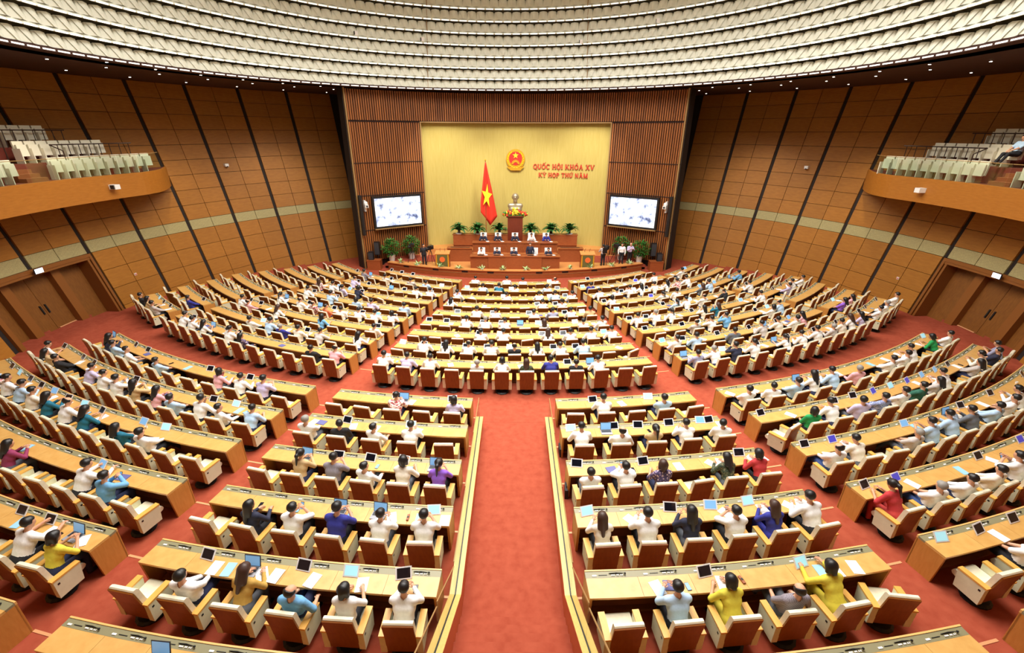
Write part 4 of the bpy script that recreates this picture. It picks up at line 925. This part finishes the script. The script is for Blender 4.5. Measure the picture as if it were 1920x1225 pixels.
def star(cx, cz, r, y0, y1, squash=1, tilt=0, mi=0):
    pts = [(cx + squash * (r if k % 2 == 0 else r * .4) * math.sin(PI * k / 5 + tilt), cz + (r if k % 2 == 0 else r * .4) * math.cos(PI * k / 5 + tilt)) for k in range(10)]
    mm = MB(); vs = [(x, y0, zq) for x, zq in pts] + [(x, y1, zq) for x, zq in pts] + [(cx, y0 - .0, cz), (cx, y1, cz)]
    mm.add(vs, [(k, (k + 1) % 10, 20) for k in range(10)] + [(10 + (k + 1) % 10, 10 + k, 21) for k in range(10)] + [(k, k + 10, (k + 1) % 10 + 10, (k + 1) % 10) for k in range(10)]); return mm
part('star', star(.06, 2.95, .95, -.22, -.19, .45, .14), 'star', cl, (0, 0, 0))
# emblem on the wall
em = thing('state_emblem', 'round gold and red emblem with star on the yellow wall', 'emblem', HP(FR + .36, 0, 7.75))
def disc(r, y0, y1, n=28, sz=1): return MB().prism([(r * math.cos(2 * PI * k / n), sz * r * math.sin(2 * PI * k / n)) for k in range(n)], y0, y1, 'y')
part('gold_disc', disc(.76, -.06, .0), 'gold', em, (0, 0, 0)); part('red_field', disc(.52, -.09, -.05), 'red', em, (0, 0, .06))
part('star', star(0, .28, .26, -.14, -.09), 'star', em, (0, 0, 0))
m = MB()
for s in (-1, 1):
    for k in range(9):
        a = -80 + 17 * k; r = .62; x, zq = s * r * math.cos(R_(a)), r * math.sin(R_(a)); t = R_(a + 70)
        dx, dz = s * math.cos(t) * .13, math.sin(t) * .13; m.add([(x - dx, -.1, zq - dz), (x + dz * s * .35, -.14, zq - dx * s * .35), (x + dx, -.1, zq + dz), (x - dz * s * .35, -.14, zq + dx * s * .35)], [(0, 1, 2, 3)])
part('rice_wreath', m, 'star', em, (0, 0, 0))
g = MB(); pts = []
for k in range(32):
    a = PI * k / 31; r = .3 if (k // 2) % 2 else .36; pts.append((r * math.cos(a), r * math.sin(a)))
g.prism(pts + [(-.2, 0), (-.12, .12), (0, .16), (.12, .12), (.2, 0)], -.13, -.09, 'y'); part('gear', g, 'gold', em, (0, 0, -.38))
part('ribbon', MB().prism([(-.42, -.85), (.42, -.85), (.46, -.66), (-.46, -.66)], -.14, -.08, 'y').prism([(-.7, -.5), (-.36, -.66), (-.4, -.82), (-.62, -.66)], -.13, -.08, 'y').prism([(.7, -.5), (.36, -.66), (.4, -.82), (.62, -.66)], -.13, -.08, 'y'), 'gold', em, (0, 0, 0))
# lettering
def glyph(ch):
    st = MB(); T = .19; t = .12; y0, y1 = -.06, 0
    def R(x0, x1, z0, z1): st.prism([(x0, z0), (x1, z0), (x1, z1), (x0, z1)], y0, y1, 'y')
    def stem(x, w=T): R(x, x + w, 0, 1); R(x - .07, x + w + .07, 0, .075); R(x - .07, x + w + .07, .925, 1)
    def diag(xa, za, xb, zb, w): st.prism([(xa - w / 2, za), (xa + w / 2, za), (xb + w / 2, zb), (xb - w / 2, zb)], y0, y1, 'y')
    def serif(x, zq): R(x - .15, x + .15, zq, zq + .075)
    def ring(cx, cz, rx, rz_, a0, a1, wx, wz, n=18):
        for k in range(n):
            a, c = R_(a0 + (a1 - a0) * k / n), R_(a0 + (a1 - a0) * (k + 1) / n)
            st.prism([(cx + rx * math.cos(a), cz + rz_ * math.sin(a)), (cx + rx * math.cos(c), cz + rz_ * math.sin(c)), (cx + (rx - wx) * math.cos(c), cz + (rz_ - wz) * math.sin(c)), (cx + (rx - wx) * math.cos(a), cz + (rz_ - wz) * math.sin(a))], y0, y1, 'y')
    base = {'Ố': 'O', 'Ộ': 'O', 'Ó': 'O', 'Ỳ': 'Y', 'Ọ': 'O', 'Ứ': 'U', 'Ă': 'A'}.get(ch, ch); w = .8
    if base in 'OQ': ring(.42, .5, .42, .52, 0, 360, T, t, 24); w = .84
    if base == 'Q': diag(.52, .2, .8, -.2, .14)
    if base == 'C': ring(.42, .5, .42, .52, 45, 320, T, t, 20); R(.7, .76, .62, .98); w = .8
    if base == 'U': R(.06, .06 + T, .35, 1); R(0, .3, .925, 1); R(.62, .62 + t, .35, 1); R(.54, .8, .925, 1); ring(.383, .36, .323, .38, 180, 360, T, t * 1.3, 12); w = .8
    if base == 'H': stem(.07); stem(.6); R(.2, .65, .46, .54); w = .86
    if base == 'I': stem(.07); w = .34
    if base == 'K': stem(.07); diag(.28, .42, .66, 1, .1); serif(.66, .925); diag(.74, 0, .4, .56, .18); serif(.74, 0); w = .88
    if base == 'A': diag(.1, 0, .42, 1, .13); diag(.72, 0, .42, 1, .19); R(.22, .6, .3, .37); serif(.1, 0); serif(.72, 0); w = .86
    if base == 'X': diag(.7, 0, .14, 1, .19); diag(.1, 0, .68, 1, .13); [serif(x, zq) for x, zq in ((.1, 0), (.7, 0), (.14, .925), (.68, .925))]; w = .82
    if base == 'V': diag(.42, 0, .12, 1, .19); diag(.44, 0, .74, 1, .13); serif(.12, .925); serif(.74, .925); w = .86
    if base == 'Y': diag(.4, .45, .1, 1, .18); diag(.4, .45, .72, 1, .13); R(.32, .49, 0, .5); R(.25, .56, 0, .075); serif(.1, .925); serif(.72, .925); w = .82
    if base == 'P': stem(.07); ring(.3, .73, .36, .27, -90, 90, T, t, 12); w = .68
    if base == 'T': R(.3, .3 + T, 0, 1); R(.22, .55, 0, .075); R(0, .77, .92, 1); R(0, .06, .75, 1); R(.71, .77, .75, 1); w = .78
    if base == 'N': R(.08, .2, 0, 1); R(.63, .75, 0, 1); diag(.66, 0, .14, 1, .2); R(.02, .26, 0, .075); R(.57, .81, .925, 1); w = .86
    if base == 'M': R(.08, .2, 0, 1); R(.8, .98, 0, 1); diag(.5, .0, .17, 1, .18); diag(.52, 0, .86, 1, .13); R(.02, .26, 0, .075); R(.72, 1.05, 0, .075); w = 1.08
    c = w / 2
    if ch in 'ỐỘ': diag(c - .2, 1.08, c, 1.25, .09); diag(c + .2, 1.08, c, 1.25, .09)
    if ch == 'Ố': diag(c + .22, 1.2, c + .36, 1.42, .09)
    if ch in 'ÓỨ': diag(c - .02, 1.08, c + .14, 1.32, .1)
    if ch == 'Ỳ': diag(c + .06, 1.08, c - .12, 1.32, .1)
    if ch in 'ỘỌ': R(c - .06, c + .06, -.26, -.14)
    if ch == 'Ứ': ring(.78, 1.02, .1, .14, -90, 120, .07, .07, 8)
    if ch == 'Ă': ring(c, 1.28, .2, .18, 190, 350, .07, .07, 8)
    return st, w
wl_ = thing('wall_lettering', 'red raised two-line lettering on the yellow wall beside the emblem', 'lettering', (3.85, 38.45, 6.4))
for line, zq, hgt in (('QUỐC HỘI KHÓA XV', .62, .375), ('KỲ HỌP THỨ NĂM', 0, .34)):
    tot = sum((.42 if ch == ' ' else glyph(ch)[1] + .09) for ch in line) * hgt; x = -tot / 2
    for ch in line:
        if ch == ' ': x += .42 * hgt; continue
        gm, w = glyph(ch); xx = 3.85 + x; y = HC[1] + math.sqrt((FR + .4) ** 2 - xx * xx); o = part('letter', gm, 'letter_red', wl_, (x, y - 38.45, zq), False, -math.asin((xx + w * hgt / 2) / (FR + .4))); o.scale = (hgt, 1, hgt); x += (w + .09) * hgt
# televisions
for s, side in ((-1, 'left'), (1, 'right')):
    L = Vector(HP(FR - .42, s * 38.6, 0)); Rr = Vector(HP(FR - .42, s * 25.6, 0)); mid = (L + Rr) / 2; dx = (Rr - L) if s < 0 else (L - Rr); wd = dx.length
    tv = thing('wall_screen', 'large wall screen showing a bright meeting picture, %s of stage' % side, 'screen', (mid.x, mid.y, 2.98), math.atan2(dx.y, dx.x))
    part('housing', MB().box(-wd / 2, wd / 2, -.06, .25, 0, 2.35), 'black', tv, (0, 0, 0)); part('picture', MB().box(-wd / 2 + .14, wd / 2 - .14, -.075, -.06, .14, 2.2), 'screen_picture', tv, (0, 0, 0))
    part('shelf', MB().box(-wd / 2, wd / 2, -.12, .25, -.08, -.01), 'frame_trim', tv, (0, 0, 0))
    q = thing('stage_camera', 'white swivel camera bracketed beside the %s wall screen' % side, 'camera', HP(FR - .3, s * 40.3, 4.7), -R_(s * 40.3))
    part('mount', MB().box(-.05, .05, 0, .25, -.4, .4), 'white_plastic', q, (0, 0, 0)); part('head', MB().ball((0, -.12, .2), .16).box(-.12, .12, -.3, 0, -.1, .12), 'white_plastic', q, (0, 0, 0)); part('lens', MB().box(-.06, .06, -.34, -.3, -.05, .07), 'black', q, (0, 0, 0))
    # lectern
    lx = s * 5.33; le = thing('lectern', 'wooden lectern with green front and round orange emblem, %s of stage' % side, 'lectern', (lx, 32.7, .5))
    part('body', MB().prism([(0, 0), (.55, 0), (.55, 1.1), (0, 1.0)], -.5, .5, 'x'), 'stage_wood', le, (0, 0, 0)); part('front_board', MB().box(-.47, .47, -.03, 0, .02, 1.02), 'gold', le, (0, 0, 0)); part('front_field', MB().box(-.38, .38, -.05, -.03, .04, .98), 'lectern_green', le, (0, 0, 0))
    part('emblem', disc(.2, -.075, -.05), 'emblem_orange', le, (0, 0, .64)); part('desktop', MB().prism([(-.06, 1.02), (.6, 1.14), (.6, 1.18), (-.06, 1.06)], -.54, .54, 'x'), 'stage_floor', le, (0, 0, 0))
    for q in (-.2, .15): part('microphone', MB().tube([(q, .4, 1.1), (q, .36, 1.3), (q + .05, .25, 1.42)], .012, 5), 'black', le, (0, 0, 0))
    # speakers and box
    bx = thing('wooden_box', 'reddish wooden equipment box at the %s stage corner' % side, 'box', (s * 10.75, 34.0, 0)); part('body', MB().box(-.5, .5, -.32, .3, 0, .72), 'stage_wood', bx, (0, 0, 0)); part('lid', MB().box(-.52, .52, -.34, .32, .72, .76), 'stage_wood', bx, (0, 0, 0))
    sp_ = thing('loudspeaker', 'small black loudspeaker on the %s equipment box' % side, 'speaker', (s * 10.95, 34.02, .76)); part('cabinet', MB().prism([(-.2, -.2), (.2, -.2), (.16, .2), (-.16, .2)], 0, .6, 'z'), 'black', sp_, (0, 0, 0)); part('grille', MB().box(-.17, .17, -.21, -.2, .05, .55), 'dark_gray', sp_, (0, 0, 0))
    sp_ = thing('column_loudspeaker', 'tall black column loudspeaker standing by the %s slatted wall' % side, 'speaker', (s * 10.6, 34.55, 0)); part('cabinet', MB().box(-.2, .2, -.15, .15, 1.0, 2.0), 'black', sp_, (0, 0, 0)); part('pole', MB().lathe([(.16, 0), (.14, .03), (.04, .05), (.04, 1.0)], 10), 'black', sp_, (0, 0, 0)); part('grille', MB().box(-.18, .18, -.16, -.15, 1.05, 1.95), 'dark_gray', sp_, (0, 0, 0))
    sp_ = thing('line_array', 'slim black loudspeaker strip on the %s stage frame edge' % side, 'speaker', HP(FR - .36, s * 41.6, 2.6), -R_(s * 41.9)); part('cabinet', MB().box(-.1, .1, -.12, .1, 0, 2.9), 'black', sp_, (0, 0, 0)); part('bracket', MB().box(-.05, .05, .1, .2, 1.2, 1.5), 'dark_gray', sp_, (0, 0, 0))
def leaf_mesh(n, r, hh, mt, L=.3, w=.06):
    m = MB()
    for k in range(n):
        a = random.uniform(0, 2 * PI); t = random.random() ** .6; zc = hh * random.random(); prof_ = math.sin(PI * (.12 + .8 * zc / hh)); x, y = r * t * prof_ * math.cos(a), r * t * prof_ * math.sin(a)
        d = Vector((math.cos(a), math.sin(a), random.uniform(-.3, .8))).normalized(); sd__ = d.cross(Vector((0, 0, 1))).normalized() * w; p = Vector((x, y, zc)); q = p + d * L * .5 + Vector((0, 0, .03)); e = p + d * L
        m.add([tuple(p), tuple(q + sd__), tuple(e), tuple(q - sd__)], [(0, 1, 2), (0, 2, 3)])
    return m.mesh('foliage', mt)
for i, (x, y, h) in enumerate(((-9.55, 34.6, 1.55), (-8.15, 35.3, 1.65), (8.3, 35.3, 1.65), (9.6, 34.6, 1.55))):
    p = thing('potted_plant', 'tall leafy green plant in white pot, %s from left on stage' % ORD[i + 1], 'plant', (x, y, .5), 0, 'tall stage plants')
    part('pot', MB().lathe([(.2, 0), (.28, .5), (.25, .5), (.18, .06)], 16), 'pot', p, (0, 0, 0)); part('stem', MB().tube([(0, 0, .1), (.03, 0, .9)], .03, 6), 'soil', p, (0, 0, 0)); link('foliage', leaf_mesh(330, .62, h - .35, 'leaf', .3, .055), p, (0, 0, .42))
for i, a in enumerate((-23.6, -19.5, -14.9, -10.9, -6.3, -2.4, 2.1, 6.0, 10.8, 15.0, 19.4, 23.6)):
    p = thing('ledge_plant', 'small white and green leafed plant on the stage ledge, %s from left' % ORD[i + 1], 'plant', (21.6 * math.sin(R_(a)), 53.4 - 21.6 * math.cos(R_(a)), .62), 0, 'plants on the stage ledge')
    m = MB()
    for k in range(18):
        t = random.uniform(0, 2 * PI); el = random.uniform(.25, 1.2); d = Vector((math.cos(t) * math.cos(el), math.sin(t) * math.cos(el), math.sin(el))); L = random.uniform(.32, .5); sdv = d.cross(Vector((0, 0, 1))).normalized() * .05
        q = d * L * .5; e = d * L - Vector((0, 0, .06)); m.add([(0, 0, .03), tuple(q + sdv), tuple(e), tuple(q - sdv)], [(0, 1, 2), (0, 2, 3)])
    link('leaves', m.mesh('leaves', 'leaf_pale'), p); part('saucer', MB().lathe([(.1, 0), (.12, .05)], 10), 'pot', p, (0, 0, 0))
# camera crew
def tripod(loc, rz, label):
    t = thing('video_camera', label, 'camera', loc, rz)
    for k in range(3): a = 2 * PI * k / 3; part('leg', MB().tube([(.0, 0, 1.1), (.42 * math.cos(a), .42 * math.sin(a), 0)], .018, 6), 'black', t, (0, 0, 0))
    bd = part('body', MB().box(-.1, .1, -.28, .25, 1.12, 1.4), 'black', t, (0, 0, 0)); part('lens', MB().tube([(0, -.28, 1.26), (0, -.48, 1.26)], .06, 10), 'dark_gray', bd, (0, 0, 0)); part('viewfinder', MB().box(.1, .2, -.1, .05, 1.34, 1.44), 'dark_gray', bd, (0, 0, 0)); part('handle', MB().tube([(0, -.15, 1.4), (0, -.1, 1.5), (0, .1, 1.5), (0, .15, 1.4)], .015, 6), 'black', bd, (0, 0, 0))
tripod((-6.35, 33.75, .5), -.5, 'black video camera on tripod left of the left lectern'); tripod((-7.9, 34.4, .5), -.3, 'black video camera on tripod before left stage plants'); tripod((7.75, 34.5, .5), .4, 'black video camera on tripod before right stage plants'); tripod((6.9, 33.9, .5), 2.6, 'black video camera on tripod right of the right lectern')
person('stand', False, 'short', 'hair', 'K', False, 'k', (-6.82, 33.5, .5), PI + .4, 'camera operator in black standing left of the left lectern', 'camera crew', .97)
person('film', False, 'short', 'hair', 'X', False, 'k', (6.61, 33.55, .5), .3, 'camera operator with black backpack seen from behind, right of stage', 'camera crew', .97)
person('stand', False, 'short', 'hair', 'W', True, 'k', (8.1, 34.1, .5), PI - .2, 'person in white shirt standing by right stage plants', 'camera crew', .97); person('film', False, 'bald', 'hair', 'L', True, 'k', (8.75, 34.3, .5), PI + .2, 'person in lavender shirt standing beside the tall right plant', 'camera crew', .97)
o = tag(link('backpack', MB().box(-.16, .16, -.28, -.14, 1.0, 1.42).mesh('backpack', 'black'), None, (6.61, 33.55, .5), .3), 'black backpack worn by the camera operator right of stage', 'backpack')
# one visitor on the right balcony
person('recline', False, 'short', 'hair', 'B', False, 'k', HP(21.75, 90.2, 8.42), -R_(90.2) + PI, 'person in blue shirt sitting on the right balcony', 'balcony visitor')
print('SEATS visible', len(vis), 'persons', npers, 'objects', len(bpy.data.objects))
